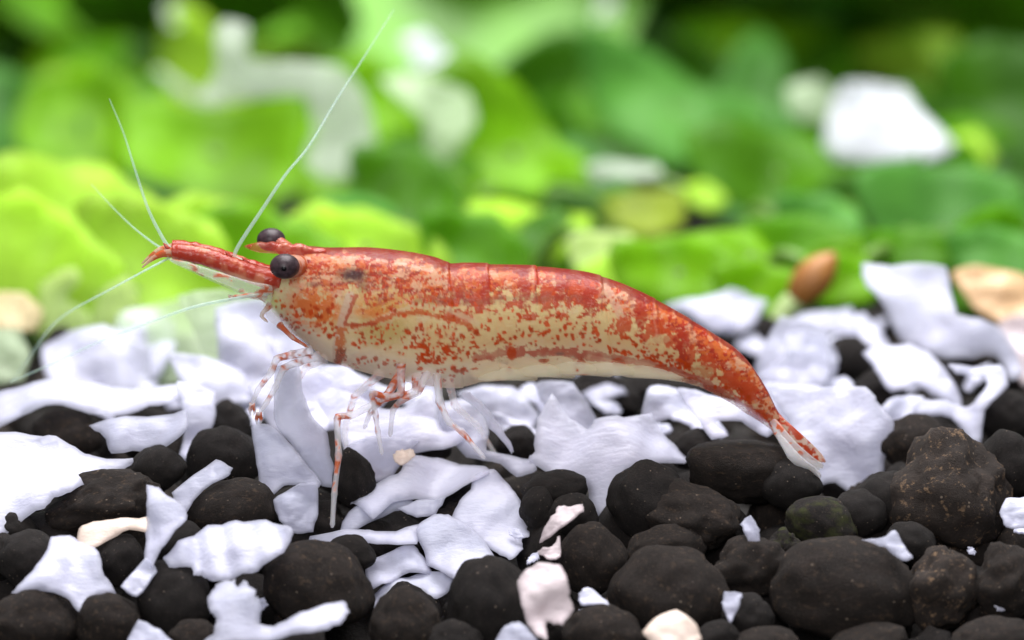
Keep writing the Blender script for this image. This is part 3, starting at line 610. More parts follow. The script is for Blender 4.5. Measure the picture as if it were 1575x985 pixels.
lp('pale', 3.1, [(50,290),(110,270),(160,300),(150,350),(80,350)], 60)  # pale sheet over the lime leaf, its highlight put in as colour
# low leaves in front of the bare bed
for m_, Y_, pol in [('lime', 2.1, [(-60,330),(40,300),(130,350),(200,430),(160,500),(40,510),(-60,470)]), ('lime', 2.6, [(120,330),(210,300),(330,350),(370,450),(300,520),(180,500)]),
        ('bright', 2.9, [(290,350),(370,310),(470,340),(540,400),(500,470),(340,480)]), ('lime', 2.6, [(460,330),(560,320),(660,360),(700,430),(560,440),(470,420)]),
        ('mid', 2.7, [(640,340),(760,330),(820,390),(800,440),(680,440)]), ('bright', 2.5, [(940,380),(1060,360),(1140,400),(1160,470),(1040,480),(950,450)]),
        ('bright', 2.4, [(1090,420),(1160,400),(1230,430),(1230,480),(1120,490)]), ('bright', 2.6, [(1230,400),(1300,390),(1360,430),(1340,470),(1250,470)]), ('mid', 2.8, [(1320,360),(1440,350),(1500,400),(1440,430),(1340,420)]),
        ('mid', 3.0, [(1130,350),(1250,330),(1330,370),(1320,420),(1200,430)]), ('mid', 3.1, [(1180,400),(1280,370),(1380,390),(1360,440),(1220,440)]), ('lime', 2.9, [(880,420),(960,380),(1040,400),(1000,450),(920,450)]), ('blue', 2.7, [(1450,360),(1560,350),(1640,400),(1580,440),(1480,430)]), ('pale', 2.2, [(60,440),(120,420),(150,500),(110,570),(70,540)]), ('pale', 2.0, [(150,460),(200,430),(220,500),(150,580),(120,560)])]:
    lp(m_, Y_, pol, 62)
# leaves filling in between and behind
rf = random.Random(11)
for i in range(120):
    Y = rf.uniform(5, 6.6); px = rf.uniform(-150, 1725); py = rf.uniform(-120, 420)
    b = 1.0 if px < 620 else .62
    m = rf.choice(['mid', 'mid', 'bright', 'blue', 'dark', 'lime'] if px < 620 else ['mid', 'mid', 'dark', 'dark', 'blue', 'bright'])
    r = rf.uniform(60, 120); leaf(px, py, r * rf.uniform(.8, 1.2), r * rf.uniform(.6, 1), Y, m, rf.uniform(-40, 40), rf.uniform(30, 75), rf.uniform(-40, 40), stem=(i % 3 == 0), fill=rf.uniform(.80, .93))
# leafy mass against the back wall
bm = bmesh.new()
for i in range(420):
    c = Vector((rf.uniform(-10, 10), rf.uniform(9.5, 20), rf.uniform(-.1, 2.2))); r = rf.uniform(.5, 1.0)
    rot = Matrix.Rotation(rf.uniform(0, 6.28), 4, 'Z') @ Matrix.Rotation(rf.uniform(.2, 1.4), 4, 'X')
    vs = [bm.verts.new(c + (rot @ Vector((r * math.cos(a) * 1.1, r * math.sin(a) * .8, .12 * r * math.cos(2 * a))))) for a in [2 * math.pi * q / 10 for q in range(10)]]
    cv = bm.verts.new(c - (rot @ Vector((0, 0, .12 * r))))
    for q in range(10): bm.faces.new((vs[q], vs[(q + 1) % 10], cv))
me = bpy.data.meshes.new('foliage'); bm.to_mesh(me); bm.free(); me.polygons.foreach_set('use_smooth', [True] * len(me.polygons))
fo = mesh_obj('foliage', me, M['mass']); tag(fo, 'far blurred green leaves filling the back of the tank', 'foliage', None, 'stuff')

# brown seed on a short stalk
sd = empty('brown_seed', atY(1210, 478, 2.6)); tag(sd, 'brown oval seed pod on a short pale stalk behind the tail', 'seed pod')
a0, a1 = atY(1214, 470, 2.6), atY(1284, 391, 2.6); pts = [a0.lerp(a1, t / 20) for t in range(21)]
mesh_obj('pod', tube('pod', pts, [max(.005, .085 * math.sin(math.pi * min(.97, max(.04, t / 20))) ** .6) for t in range(21)], 16), M['seed'], sd)
pts = catmull([atY(1195, 500, 2.6), atY(1208, 476, 2.6), atY(1226, 458, 2.6)], 6); mesh_obj('stalk', tube('stalk', pts, [.05] * len(pts), 8), M['stalk'], sd)

# ------------------------------------------------------------------ the shrimp
sh = empty('shrimp', atY(620, 770, 0)); sh['label'] = 'red speckled translucent shrimp standing on the white flakes'; sh['category'] = 'shrimp'
ST = [ # top px, bottom px, half width cm
 (424,420, 404,452, .030), (443,386, 407,478, .085), (470,380, 434,506, .125), (500,382, 466,522, .145), (530,382, 502,552, .158), (565,382, 542,566, .168),
 (600,385, 586,578, .172), (640,391, 636,588, .172), (672,399, 680,594, .166), (690,406, 712,594, .158), (715,406, 740,586, .158), (760,408, 780,578, .156),
 (810,410, 830,571, .154), (860,414, 880,567, .150), (905,421, 925,567, .146), (945,433, 965,570, .140), (985,450, 1010,577, .132), (1025,471, 1045,585, .120),
 (1063,493, 1072,593, .107), (1099,515, 1099,606, .094), (1136,541, 1128,622, .080), (1161,570, 1150,637, .066), (1180,600, 1172,651, .052), (1196,632, 1189,664, .036), (1207,648, 1201,676, .018)]
NS, NA = 760, 200
sta = np.array(ST, float); mid = np.stack([(sta[:, 0] + sta[:, 2]) / 2, (sta[:, 1] + sta[:, 3]) / 2], 1)
cum = np.concatenate([[0], np.cumsum(np.hypot(*np.diff(mid, axis=0).T))]); s = np.linspace(0, cum[-1], NS)
def hermite(xs, ys, x):
    m = np.gradient(ys, xs); i = np.clip(np.searchsorted(xs, x, 'right') - 1, 0, len(xs) - 2); h = xs[i + 1] - xs[i]; t = (x - xs[i]) / h
    return (2*t**3 - 3*t**2 + 1) * ys[i] + (t**3 - 2*t**2 + t) * h * m[i] + (-2*t**3 + 3*t**2) * ys[i + 1] + (t**3 - t**2) * h * m[i + 1]
TX, TY, BX, BY, WD = (hermite(cum, sta[:, k], s) for k in range(5))
# overlapping shell plates: each ends in a small raised rim
rims = [692, 752, 826, 926, 1010, 1064, 1163]
rel = np.zeros(NS)
for r in rims:
    d = (TX - r)
    rel += np.where((d <= 0) & (d > -60), .020 * np.exp(d / 30) * ss(-d / 3), 0) - np.where((d > 0) & (d < 30), .006 * np.exp(-d / 10), 0)
sg = np.exp(-np.abs(TX - 0) / 1e9)
V = np.zeros((NS, NA, 3)); DX = np.zeros((NS, NA)); DY = np.zeros((NS, NA)); TT = np.zeros((NS, NA))
ph = np.linspace(0, 2 * np.pi, NA, endpoint=False)
for i in range(NS):
    T = atY(TX[i], TY[i], 0); B = atY(BX[i], BY[i], 0); c = (T + B) / 2; h = (T - B) / 2
    k = 1 + rel[i]; cu = np.cos(ph); su = np.sin(ph)
    yy = -WD[i] * np.sign(su) * np.abs(su) ** .80 * k * (1 - .16 * np.clip(-cu, 0, 1) ** 1.5)
    V[i, :, 0] = c.x + h.x * cu * k; V[i, :, 2] = c.z + h.z * cu * k; V[i, :, 1] = yy
    t = (1 - cu) / 2; TT[i] = t; DX[i] = TX[i] + (BX[i] - TX[i]) * t; DY[i] = TY[i] + (BY[i] - TY[i]) * t
x = DX.ravel(); y = DY.ravel(); t = TT.ravel(); tx = np.repeat(TX, NA)
flat = V.reshape(-1, 3)
idx = np.arange(NS * NA).reshape(NS, NA); a = idx[:-1]; b = idx[1:]
Fc = np.stack([a, np.roll(a, -1, 1), np.roll(b, -1, 1), b], -1).reshape(-1, 4).tolist()
Fc.append(list(range(NA))[::-1]); Fc.append(list(range((NS - 1) * NA, NS * NA)))
# ---- pigment, written in the animal's own side-on coordinates
n1 = fbm(x / 26, y / 22); n2 = fbm(x / 9 + 9, y / 6.5, 5); n3 = fbm(x / 5, y / 5, 3)
def pl_dist(P):
    d = np.full(len(x), 1e9)
    for (x0, y0), (x1, y1) in zip(P[:-1], P[1:]):
        vx, vy = x1 - x0, y1 - y0; q = np.clip(((x - x0) * vx + (y - y0) * vy) / (vx * vx + vy * vy), 0, 1)
        d = np.minimum(d, np.hypot(x - x0 - q * vx, y - y0 - q * vy))
    return d
def ell(cx, cy, rx, ry, soft=.25): return ss((1 - np.hypot((x - cx) / rx, (y - cy) / ry) + (n3 - .5) * .35) / soft)
RED, ORG, SPOT = (.42, .032, .008), (.62, .13, .008), (.48, .055, .005)
col = np.tile(np.array([.76, .62, .30]), (len(x), 1))
col = mix(col, (.84, .76, .52), ss((t - .55) / .35)); col = mix(col, (.70, .58, .44), ss((520 - x) / 90) * .7); col = mix(col, (.90, .84, .70), ss((t - .72) / .2) * ss((760 - x) / 60) * .7)
col = mix(col, (.52, .42, .12), ell(592, 496, 62, 34, .8) * .75); col = mix(col, (.62, .42, .14), ell(650, 462, 70, 14, .7) * .8)
col = mix(col, (.74, .70, .58), ss((n1 - .55) / .2) * .25)
# orange cheek
col = mix(col, ORG, np.clip(ell(488, 462, 62, 48, .8) * 1.3 + ell(585, 462, 60, 26, .8), 0, 1) * ss((n2 - .30) / .16) * .9)
col = mix(col, (.66, .40, .10), ell(610, 452, 90, 26, .8) * .7)
# dorsal band
bd = np.interp(tx, [420, 450, 500, 560, 620, 690, 740, 800, 860, 900, 940, 980, 1020, 1060, 1100, 1130, 1170, 1210], [425, 432, 432, 440, 444, 462, 456, 452, 452, 462, 476, 494, 512, 534, 560, 590, 645, 700])
band = ss((bd - y + 44 * (n1 - .5) + 48 * (n2 - .5) + 2) / 9)
patch = ss((fbm(x / 20 + 40, y / 11 + 3) - .50) / .09) * ss((t - .02) / .04)
bandcol = np.tile(np.array(RED), (len(x), 1)); bandcol = mix(bandcol, (.55, .12, .04), ss((n2 - .45) / .2)); bandcol = mix(bandcol, (.72, .48, .30), patch * .7)
st1 = fbm(x / 17 + 70, y / 5 + (x / 60), 4); st2 = fbm(x / 7 + 11, y / 6 + 31, 3)
bandcol = mix(bandcol, (.26, .018, .012), ss((st1 - .56) / .08) * .7); bandcol = mix(bandcol, (.74, .48, .28), ss((.39 - st1) / .07) * .45)
bandcol = mix(bandcol, (.64, .17, .03), ss((st2 - .55) / .08) * .6); bandcol = mix(bandcol, (.70, .42, .24), ss((.33 - st2) / .06) * .5)
bandcol = mix(bandcol, ORG, ss((x - 985) / 30) * ss((1075 - x) / 30) * ss((n1 - .45) / .1) * .6)
col = col + (bandcol - col) * band[:, None]
for xa, ya, xb, yb, w in [(920, 416, 955, 478, 8)]:
    col = mix(col, (.66, .44, .32), ss((w - pl_dist([(xa, ya), (xb, yb)])) / 3) * .6)
# blotches climbing down the sides
for cx, cy, rx, ry in [(900, 445, 26, 26), (845, 448, 20, 18), (738, 452, 16, 20), (955, 490, 20, 16), (1000, 500, 26, 16), (1055, 540, 18, 22), (1090, 560, 16, 20), (1120, 580, 20, 18), (1150, 600, 18, 20), (1035, 515, 22, 12),
                       (790, 456, 18, 6), (815, 475, 18, 5), (862, 474, 14, 6), (700, 475, 26, 10), (1100, 596, 22, 10), (1165, 640, 20, 16), (1130, 610, 20, 8)]:
    col = mix(col, RED if x is None else (.50, .062, .014), ss((1 - np.hypot((x - cx) / rx, (y - cy) / ry) + (n3 - .5) * .8 + (n2 - .5) * 1.5) / .25) * .9)
col = mix(col, (.60, .44, .20), ell(1075, 565, 24, 12) * .6); col = mix(col, (.60, .40, .2), ell(1015, 512, 16, 8) * .6)
for r in rims[:-1]:
    col = mix(col, (.70, .50, .36), ss((3.5 - np.abs(tx - r + 4 + 9 * np.sin(t * 3.1) - 8 * (n1 - .5))) / 3) * ss((.6 - t) / .3) * .16); col = mix(col, (.20, .02, .015), ss((2.4 - np.abs(tx - r - 1 + 9 * np.sin(t * 3.1) - 8 * (n1 - .5))) / 2) * ss((.5 - t) / .3) * ss((n2 - .35) / .2) * .5)
col = mix(col, (.22, .045, .045), ss((9 + 14 * (n2 - .5) - pl_dist([(640, 450), (735, 456), (800, 448), (900, 450)])) / 8) * .45)
for cx, cy, rx, ry in [(906, 446, 13, 36), (806, 436, 11, 28), (748, 434, 9, 26), (700, 440, 14, 30), (862, 432, 10, 20), (985, 478, 12, 30), (1048, 520, 12, 30)]:
    col = mix(col, (.36, .024, .010), ss((1 - np.hypot((x - cx) / rx, (y - cy) / ry) + (n3 - .5) * .9 + (n2 - .5) * 1.6) / .3) * .75)
# lateral stripe and drops
sd_ = pl_dist([(735, 538), (760, 535), (800, 530), (860, 533), (940, 543), (1000, 553), (1040, 566), (1100, 592), (1150, 622)])
col = mix(col, (.47, .135, .085), ss((7.5 + 20 * (n2 - .5) - sd_ + 1.5) / 3) * (.72 + .25 * ss((n1 - .4) / .2)))
for cx, cy, rx, ry in [(783, 566, 6, 11), (787, 533, 9, 13), (836, 546, 10, 5), (836, 579, 8, 4), (838, 560, 3, 6), (893, 552, 8, 13), (886, 562, 8, 4), (950, 551, 13, 11), (1016, 562, 15, 11), (765, 515, 4, 4), (730, 558, 7, 3), (708, 560, 7, 3), (1060, 580, 16, 8), (920, 560, 5, 4), (980, 560, 6, 5)]:
    col = mix(col, SPOT, ell(cx, cy, rx, ry, .3) * .9)
# the curved lines of the carapace
col = mix(col, (.74, .62, .40), ss((6 - pl_dist([(530, 497), (560, 489), (595, 474), (640, 458), (690, 464), (735, 486)])) / 4) * .55)  # pale highlight along the ridge, painted into the shell colour
col = mix(col, (.50, .09, .016), ss((5 + 7 * (n3 - .5) - pl_dist([(545, 491), (580, 482), (610, 470), (650, 468), (690, 478), (722, 488), (736, 502)])) / 2.5) * .85)
col = mix(col, (.48, .10, .04), ss((3 + 8 * (n2 - .5) - pl_dist([(560, 464), (600, 450), (650, 446), (705, 454)])) / 3) * .7)
col = mix(col, (.70, .55, .42), ss((9 - pl_dist([(541, 444), (530, 480), (521, 520), (520, 545)])) / 4) * .8)
col = mix(col, (.42, .06, .02), ss((4 + 6 * (n3 - .5) - pl_dist([(550, 444), (540, 470), (533, 486), (580, 486)])) / 2) * .85)
col = mix(col, (.52, .13, .02), ss((9 + 16 * (n3 - .5) - pl_dist([(530, 498), (524, 520), (526, 535)])) / 4) * .85)
col = mix(col, (.34, .09, .045), ss((8 + 16 * (n3 - .5) - pl_dist([(528, 532), (524, 548), (518, 565)])) / 4) * .85)
# scattered pigment cells
rs = np.random.RandomState(21); spots = []
def scatter(nm, fx, lo, hi, r0, r1):
    for _ in range(nm):
        X = rs.uniform(*fx); l = np.interp(X, *lo); h = np.interp(X, *hi); spots.append((X, rs.uniform(l, h), rs.uniform(r0, r1) * rs.choice([1, 1, .7]), rs.uniform(.6, 1.5)))
scatter(250, (738, 1060), ([738, 850, 940, 1060], [465, 462, 492, 552]), ([738, 850, 940, 1060], [522, 520, 532, 562]), 2.0, 4.6)
scatter(120, (545, 735), ([545, 640, 735], [492, 482, 496]), ([545, 735], [528, 540]), 2.4, 4.6)
scatter(75, (640, 735), ([640, 735], [515, 510]), ([640, 735], [546, 545]), 2.8, 4.8)
scatter(60, (520, 720), ([520, 720], [535, 548]), ([520, 720], [560, 582]), 2.8, 5.0)
scatter(70, (432, 525), ([432, 525], [462, 455]), ([432, 525], [498, 512]), 2.4, 4.8)
scatter(70, (560, 735), ([560, 735], [425, 430]), ([560, 735], [470, 480]), 2.0, 4.0)
scatter(60, (1050, 1190), ([1050, 1190], [530, 625]), ([1050, 1190], [580, 655]), 2.0, 5.0)
scatter(150, (470, 700), ([470, 700], [395, 415]), ([470, 700], [440, 465]), 1.6, 3.4)
scatter(120, (700, 960), ([700, 900, 960], [412, 420, 440]), ([700, 900, 960], [468, 470, 495]), 1.6, 3.6)
scatter(40, (600, 735), ([600, 735], [476, 490]), ([600, 735], [515, 520]), 1.6, 3.0)
scatter(24, (415, 470), ([415, 470], [430, 440]), ([415, 470], [470, 500]), 2, 4)
for X, Yp, r, e in spots:
    m = np.nonzero((np.abs(x - X) < 3 * r) & (np.abs(y - Yp) < 3 * r))[0]
    if len(m):
        d = np.hypot((x[m] - X) / e ** .5, (y[m] - Yp) * e ** .5) + (n3[m] - .5) * r * .9
        w = (ss((r - d + .4) / 2.2) * .92)[:, None]; col[m] += (np.array(SPOT) * rs.uniform(.8, 1.25) - col[m]) * w
# stomach showing dark through the shell
col = mix(col, (.045, .016, .022), ell(545, 414, 36, 14, .8) * .95); col = mix(col, (.10, .035, .03), ell(560, 428, 16, 16, .9) * .6)
col = mix(col, (.16, .06, .07), ell(486, 428, 16, 6, .8) * .5); col = mix(col, (.05, .05, .07), ell(860, 535, 10, 5, .8) * .5)
# top line stays deep red, pale flecks along the back
col = mix(col, (.22, .012, .014), ss((.055 + .14 * (n1 - .5) + .06 * (n2 - .5) - t) / .03) * ss((x - 440) / 40) * .85)
col = mix(col, (.80, .45, .33), ss((3 - pl_dist([(452, 392), (500, 392), (560, 391), (620, 399), (665, 411)])) / 2) * ss((n2 - .40) / .15) * .7)
me = pyd('body', flat, Fc); pg = np.maximum(ss((col[:, 0] - col[:, 1] - .16) / .22), ss((.34 - col[:, 0]) / .15))
paint(me, np.concatenate([np.clip(col, 0, 1), (.74 + .24 * pg)[:, None] * (1 - .55 * ss((t - .74) / .2) - .3 * ss((470 - x) / 50) * ss((t - .5) / .3))[:, None]], 1))
body = mesh_obj('body', me, M['shell'], sh)

def limb(name, joints, r0, r1, colf, mat='clear', parent=sh, sm=False, seg=10, step=.012, flare=.25, lump=0.0):
    J = [atY(px, py, Y) for px, py, Y in joints]
    if sm: J = catmull(J, 8)
    pts = []; br = []; L = [0]
    for a, b in zip(J[:-1], J[1:]): L.append(L[-1] + (b - a).length)
    for i, (a, b) in enumerate(zip(J[:-1], J[1:])):
        n = max(2, int((b - a).length / step))
        for k in range(n):
            q = k / n; pts.append(a.lerp(b, q)); br.append(1 + (0 if sm else flare * (abs(q - .5) * 2) ** 4))
    pts.append(J[-1]); br.append(.5); N = len(pts)
    rad = [(r0 + (r1 - r0) * (i / (N - 1)) ** .8) * br[i] * (1 + lump * mnoise.noise(Vector((i * .22, J[0].y * 30, 0)))) for i in range(N)]
    if not sm:   # soften the joints a little
        P = [p.copy() for p in pts]
        for _ in range(2): P = [P[0]] + [(P[i - 1] + P[i] * 2 + P[i + 1]) / 4 for i in range(1, N - 1)] + [P[-1]]
        pts = P
    me = tube(name, pts, rad, seg); v = verts(me); f = np.minimum(np.arange(len(v)) // seg, N - 1) / (N - 1)
    paint(me, colf(v, f)); return mesh_obj(name, me, M[mat], parent)
def spotted(base, alpha, dens=.77, red=(.56, .12, .04), fade=.75):
    def fn(v, f):
        q = fbm(v[:, 0] * 42 + v[:, 1] * 40, v[:, 2] * 42 - v[:, 1] * 30, 2); m = ss((q - dens) / .08) * ss((fade - f) / .1 + .3)
        c = mix(np.tile(np.array(base), (len(v), 1)), red, m); al = alpha + (.92 - alpha) * m
        return np.concatenate([c, al[:, None]], 1)
    return fn
def plain(c, al0, al1): return lambda v, f: np.concatenate([np.tile(np.array(c), (len(v), 1)), (al0 + (al1 - al0) * f)[:, None]], 1)
px_ = 1 / 414.0
CL = (.84, .80, .82)
legs = [
 [(478, 540, -.08), (448, 546, -.12), (424, 552, -.16), (418, 572, -.17), (396, 600, -.2), (388, 622, -.2)],
 [(490, 548, -.06), (460, 556, -.1), (436, 566, -.12), (424, 596, -.14), (410, 620, -.15), (398, 636, -.16)],
 [(615, 575, -.08), (594, 612, -.14), (540, 640, -.22), (518, 640, -.25), (521, 700, -.3), (514, 760, -.34), (511, 812, -.38)],
 [(640, 578, -.07), (640, 604, -.12), (594, 612, -.16), (571, 603, -.18), (578, 640, -.18), (581, 664, -.18), (588, 700, -.2)],
 [(617, 560, -.12), (617, 608, -.15), (592, 614, -.16), (570, 632, -.16), (560, 660, -.16)],
 [(660, 568, -.1), (643, 604, -.14), (617, 616, -.15), (604, 630, -.12), (600, 672, -.1)],
 [(672, 575, -.1), (676, 618, -.15), (690, 650, -.18), (710, 664, -.2), (746, 706, -.24)],
 [(500, 552, .06), (470, 566, .1), (455, 590, .14), (452, 640, .16)],
 [(585, 575, .06), (545, 610, .14), (530, 660, .18), (535, 720, .2)],
 [(690, 585, .05), (700, 625, .12), (735, 655, .18), (765, 705, .2)],
]
for i, J in enumerate(legs):
    far = i >= 7
    limb('leg', J, (7.0 if i not in (0, 1) else 7.5) * px_, (3.2 if i != 2 else 3.6) * px_, spotted(CL, .32 if not far else .28, .60 if not far else .70, fade=.85))
# claws of the two front legs
for (px, py, Y, a) in [(388, 622, -.2, 100), (398, 636, -.16, 110)]:
    for s_ in (-1, 1):
        limb('claw', [(px, py, Y), (px + 5 * s_, py + 8, Y), (px + 2 * s_, py + 18, Y)], 4 * px_, 1.2 * px_, spotted(CL, .5, .55))
# swimming legs folded under the belly
for i in range(5):
    for sd2 in (-1, 1):
        x0 = 742 + i * 58; y0 = 566 + (0, -4, -6, -4, 2)[i]
        pol = [(x0 - 12, y0 - 14), (x0 + 20, y0 - 10), (x0 + 55, y0 + 2), (x0 + 84, y0 + 12), (x0 + 80, y0 + 18), (x0 + 40, y0 + 19 - i), (x0 - 4, y0 + 20 - 2 * i), (x0 - 20, y0 + 6)]
        Y = .085 * sd2; me = sheet('swimmeret', smooth_outline(pol, 3), lambda a_, b_: atY(a_, b_, Y), lambda p, u, v: p + Vector((0, -sd2 * .03 * (u * u + v * v), 0)), 22, .012)
        v = verts(me); q = fbm(v[:, 0] * 12, v[:, 2] * 12); m = ss((q - .66) / .05)
        paint(me, np.concatenate([mix(np.tile(np.array([.86, .80, .60]), (len(v), 1)), SPOT, m), (.50 + .4 * m)[:, None]], 1)); mesh_obj('swimmeret', me, M['clear'], sh)
# tail fan: middle blade and two blades each side
def blade(name, pol, Y, colf, bend=.04, thick=.014):
    me = sheet(name, smooth_outline(pol, 3), lambda a_, b_: atY(a_, b_, Y), lambda p, u, v: p + Vector((0, -bend * (1 - u * u - v * v), 0)), 44, thick)
    v = verts(me); X, Yp = proj(v); paint(me, colf(X, Yp)); return mesh_obj(name, me, M['clear'], sh)
def tailcol(X, Yp):
    q = fbm(X / 7, Yp / 7); m = ss((q - .47) / .06) * ss((1272 - X) / 8); c = mix(np.tile(np.array([.66, .46, .32]), (len(X), 1)), (.45, .06, .02), m)
    return np.concatenate([c, np.maximum(.62, .95 * m)[:, None]], 1)
def clearcol(X, Yp):
    q = fbm(X / 14, Yp / 14); m = ss((q - .60) / .05) * ss((712 - Yp) / 20); c = mix(np.tile(np.array([.74, .72, .72]), (len(X), 1)), (.55, .12, .05), m)
    return np.concatenate([c, (.40 + .45 * m)[:, None]], 1)
blade('telson', [(1188, 628), (1204, 642), (1235, 668), (1260, 694), (1270, 712), (1250, 706), (1220, 690), (1194, 668)], -.01, tailcol)
for sd2 in (-1, 1):
    blade('tail_blade', [(1184, 640), (1200, 652), (1222, 676), (1248, 700), (1266, 716), (1256, 722), (1236, 712), (1212, 694), (1190, 666)], .05 * sd2, clearcol)
    blade('tail_blade', [(1190, 660), (1206, 672), (1230, 698), (1252, 716), (1262, 730), (1250, 742), (1232, 724), (1208, 696)], .075 * sd2, lambda X, Yp: np.concatenate([np.tile(np.array([.76, .74, .76]), (len(X), 1)), np.full((len(X), 1), .42)], 1))
# rostrum over the far eye
def roscol(X, Yp):
    q = fbm(X / 9, Yp / 6); c = mix(np.tile(np.array([.46, .07, .045]), (len(X), 1)), (.66, .30, .2), ss((q - .55) / .06) * .4); a = .42 + .5 * ss((X - 410) / 40)
    m = ss((5 - np.hypot(X - 383, Yp - 377)) / 2); c = mix(c, (.35, .05, .02), m); return np.concatenate([c, np.maximum(a, m)[:, None]], 1)
blade('rostrum', [(500, 382), (480, 380), (462, 373), (450, 375), (440, 371), (430, 373), (420, 370), (410, 372), (400, 371), (388, 374), (376, 378), (386, 383), (400, 387), (424, 388), (444, 392), (466, 398), (500, 398)], -.02, roscol, .02, .035)
# eyes
def eye(px, py, Y, rx, ry, near):
    c = atY(px, py, Y); bm = bmesh.new(); bmesh.ops.create_icosphere(bm, subdivisions=5, radius=1); k = 1 / scale_at(c)
    for v in bm.verts: v.co = c + Vector((v.co.x * rx * k, v.co.y * rx * k * .95, v.co.z * ry * k))
    me = bpy.data.meshes.new('eye'); bm.to_mesh(me); bm.free(); me.polygons.foreach_set('use_smooth', [True] * len(me.polygons))
    e = mesh_obj('eye', me, M['eye'], sh)
    bm = bmesh.new(); bmesh.ops.create_icosphere(bm, subdivisions=3, radius=1)
    pc = c + Vector((0.0, -rx * k * .95 if near else rx * k * .95, 0)) 
    for v in bm.verts: v.co = pc + Vector((v.co.x * 4.2 * k, v.co.y * .006, v.co.z * 4.0 * k))
    me = bpy.data.meshes.new('pupil'); bm.to_mesh(me); bm.free(); mesh_obj('pupil', me, M['pupil'], e)
    return e
e1 = eye(438, 410, -.16, 23, 19.5, True); e2 = eye(417, 369, .14, 22, 18, False)
limb('eyestalk', [(468, 408, -.04), (455, 410, -.10), (440, 410, -.14)], 15 * px_, 19 * px_, spotted((.70, .36, .26), .9, .5), parent=e1, sm=True, seg=18)
limb('eyestalk', [(462, 398, .04), (445, 386, .09), (420, 371, .13)], 9 * px_, 13 * px_, spotted((.55, .13, .08), .85, .5), parent=e2, sm=True, seg=18)
# antennule stems (the long red beak), with scale beneath
def redstem(v, f):
    q = fbm(v[:, 0] * 16, v[:, 2] * 22); c = mix(np.tile(np.array([.42, .045, .022]), (len(v), 1)), (.64, .26, .14), ss((q - .52) / .12) * .7)
    X, Yp = proj(v); c = mix(c, (.74, .52, .36), ss((Yp - np.interp(X, [262, 360, 430], [393, 419, 443])) / 4) * .7)
    return np.concatenate([c, np.full((len(v), 1), .94)], 1)
for Y in (-.07, .06):
    dy = 0 if Y < 0 else -6
    limb('antennule', [(432, 434 + dy, Y), (396, 424 + dy, Y), (360, 411 + dy, Y), (318, 396 + dy, Y), (285, 389 + dy, Y), (264, 388 + dy, Y)], 17 * px_, 12 * px_, redstem, sm=True, seg=20, lump=.16)
    limb('antennule_tip', [(268, 388 + dy, Y), (248, 391 + dy, Y), (232, 400 + dy, Y), (218, 412 + dy, Y)], 9 * px_, 1 * px_, spotted((.66, .42, .3), .75, .5), sm=True)
for a in [(322, 384), (350, 390), (300, 379), (255, 378), (376, 400)]:
    limb('spine', [(a[0] + 4, a[1] + 6, -.07), (a[0], a[1], -.07), (a[0] - 4, a[1] - 4, -.07)], 4 * px_, 1 * px_, plain((.42, .05, .03), .95, .8))
def scalecol(X, Yp):
    q = fbm(X / 10, Yp / 8); m = ss((q - .60) / .05); c = mix(np.tile(np.array([.80, .84, .74]), (len(X), 1)), (.52, .12, .05), m)
    return np.concatenate([c, (.22 + .5 * m)[:, None]], 1)
blade('antennal_scale', [(420, 440), (390, 432), (340, 416), (290, 402), (262, 398), (266, 404), (300, 415), (350, 436), (395, 456), (415, 470)], -.10, scalecol)
blade('antennal_scale', [(415, 436), (380, 424), (330, 406), (285, 396), (258, 400), (300, 418), (350, 440), (400, 462)], .10, scalecol)
# little feelers by the mouth
for J in [[(408, 452, -.08), (380, 455, -.12), (356, 456, -.13)], [(408, 458, -.06), (385, 452, -.1), (372, 459, -.1)], [(415, 470, -.05), (400, 486, -.1), (412, 496, -.1)], [(430, 500, -.05), (450, 520, -.1), (475, 535, -.1)], [(356, 456, -.13), (353, 463, -.13)]]:
    limb('mouthpart', J, 5 * px_, 2 * px_, spotted((.75, .62, .5), .5, .5, fade=1.2))
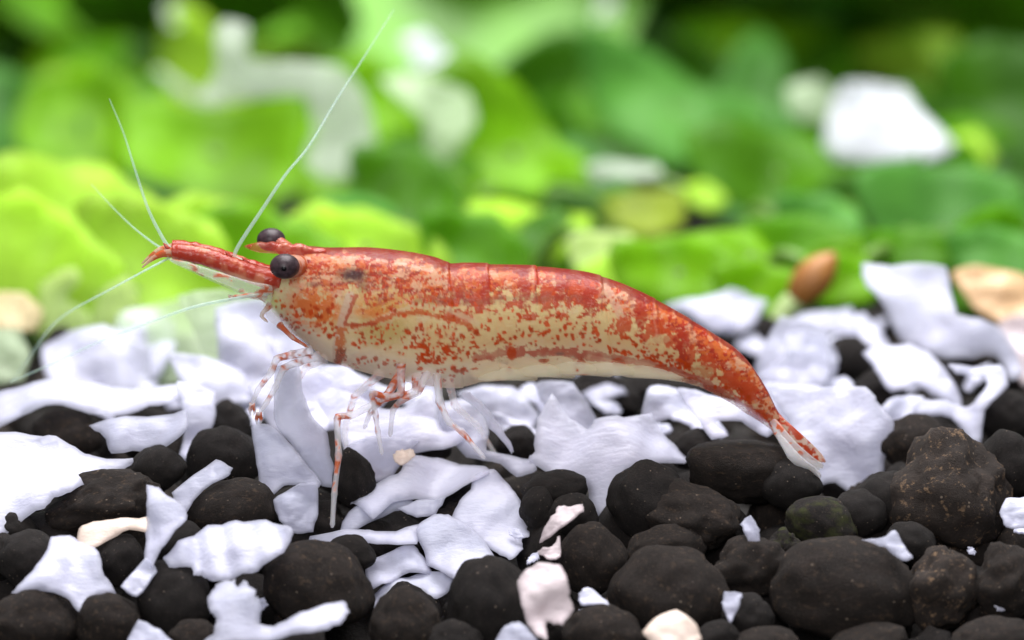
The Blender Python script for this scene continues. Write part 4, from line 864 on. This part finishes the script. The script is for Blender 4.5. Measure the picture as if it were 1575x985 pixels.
# flagella
AN = [[(372, 402, -.03), (362, 388, -.05), (405, 320, -.05), (440, 268, 0), (475, 225, .1), (520, 150, .3), (562, 85, .5), (606, 15, .7)],
      [(262, 384, -.05), (250, 366, -.05), (228, 322, -.03), (208, 262, .0), (190, 205, .05), (168, 152, .1)],
      [(258, 385, .05), (240, 377, .1), (205, 350, .2), (172, 318, .35), (140, 283, .5)],
      [(262, 396, -.05), (220, 418, -.2), (165, 448, -.45), (110, 478, -.7), (78, 504, -.85), (45, 550, -.95), (18, 588, -1.0)],
      [(412, 452, -.1), (370, 458, -.15), (300, 472, -.28), (230, 496, -.4), (150, 527, -.5), (80, 560, -.58), (15, 588, -.6)]]
AR = [(4.4, 2.0), (4.2, 1.8), (2.8, 1.2), (2.4, 1.4), (3.6, 2.4)]
for J, (r0, r1) in zip(AN, AR):
    limb('antenna', J, r0 * px_ * .8, r1 * px_ * .8, plain((.62, .80, .72), .44, .12), sm=True, seg=8, step=.03)

# ------------------------------------------------------------------ granules filling the gaps
rg = random.Random(5); fill = []
Y = -1.3
while Y < 4.8:
    half = (Y + 14) * .140 + .3; X = -half
    while X < half:
        r = rg.uniform(.13, .17); p = Vector((X + rg.uniform(-.07, .07), Y + rg.uniform(-.07, .07), gz(Y) + rg.uniform(-.14, -.05)))
        if all((p - q).length > .6 * (r + rr) for q, rr in balls): fill.append((p, r))
        X += .30
    Y += .30
fo_ = []
for i, (p, r) in enumerate(fill):
    me = (GM + GL)[i % 11] 
    if not me.materials: me.materials.append(M['soil'])
    o = bpy.data.objects.new('soil_granule', me); C.objects.link(o); o.location = p; o.scale = (r * rg.uniform(.9, 1.2), r, r * rg.uniform(.8, 1)); o.rotation_euler = (rg.uniform(0, 6), rg.uniform(0, 6), rg.uniform(0, 6))
    o.material_slots[0].link = 'OBJECT'; o.material_slots[0].material = M[rg.choice(['soil', 'soil', 'soil_brown'])]
    tag(o, 'small dark soil granule filling a gap between larger granules', 'granule', 'small soil granules in the gaps'); fo_.append(o)
# drop the fillers that nothing of the photograph shows
bpy.context.view_layer.update(); dg = bpy.context.evaluated_depsgraph_get(); hits = {}
for org in (CAM, CAM + Vector((-.9, .1, .25)), CAM + Vector((.9, .1, .25))):
    for py in range(420, 1000, 6):
        for px in range(-10, 1590, 6):
            d = (atY(px, py, 0) - org).normalized(); h = S.ray_cast(dg, org, d)
            if h[0]: hits[h[4].name] = hits.get(h[4].name, 0) + 1
for o in fo_:
    if hits.get(o.name, 0) < 5: bpy.data.objects.remove(o)
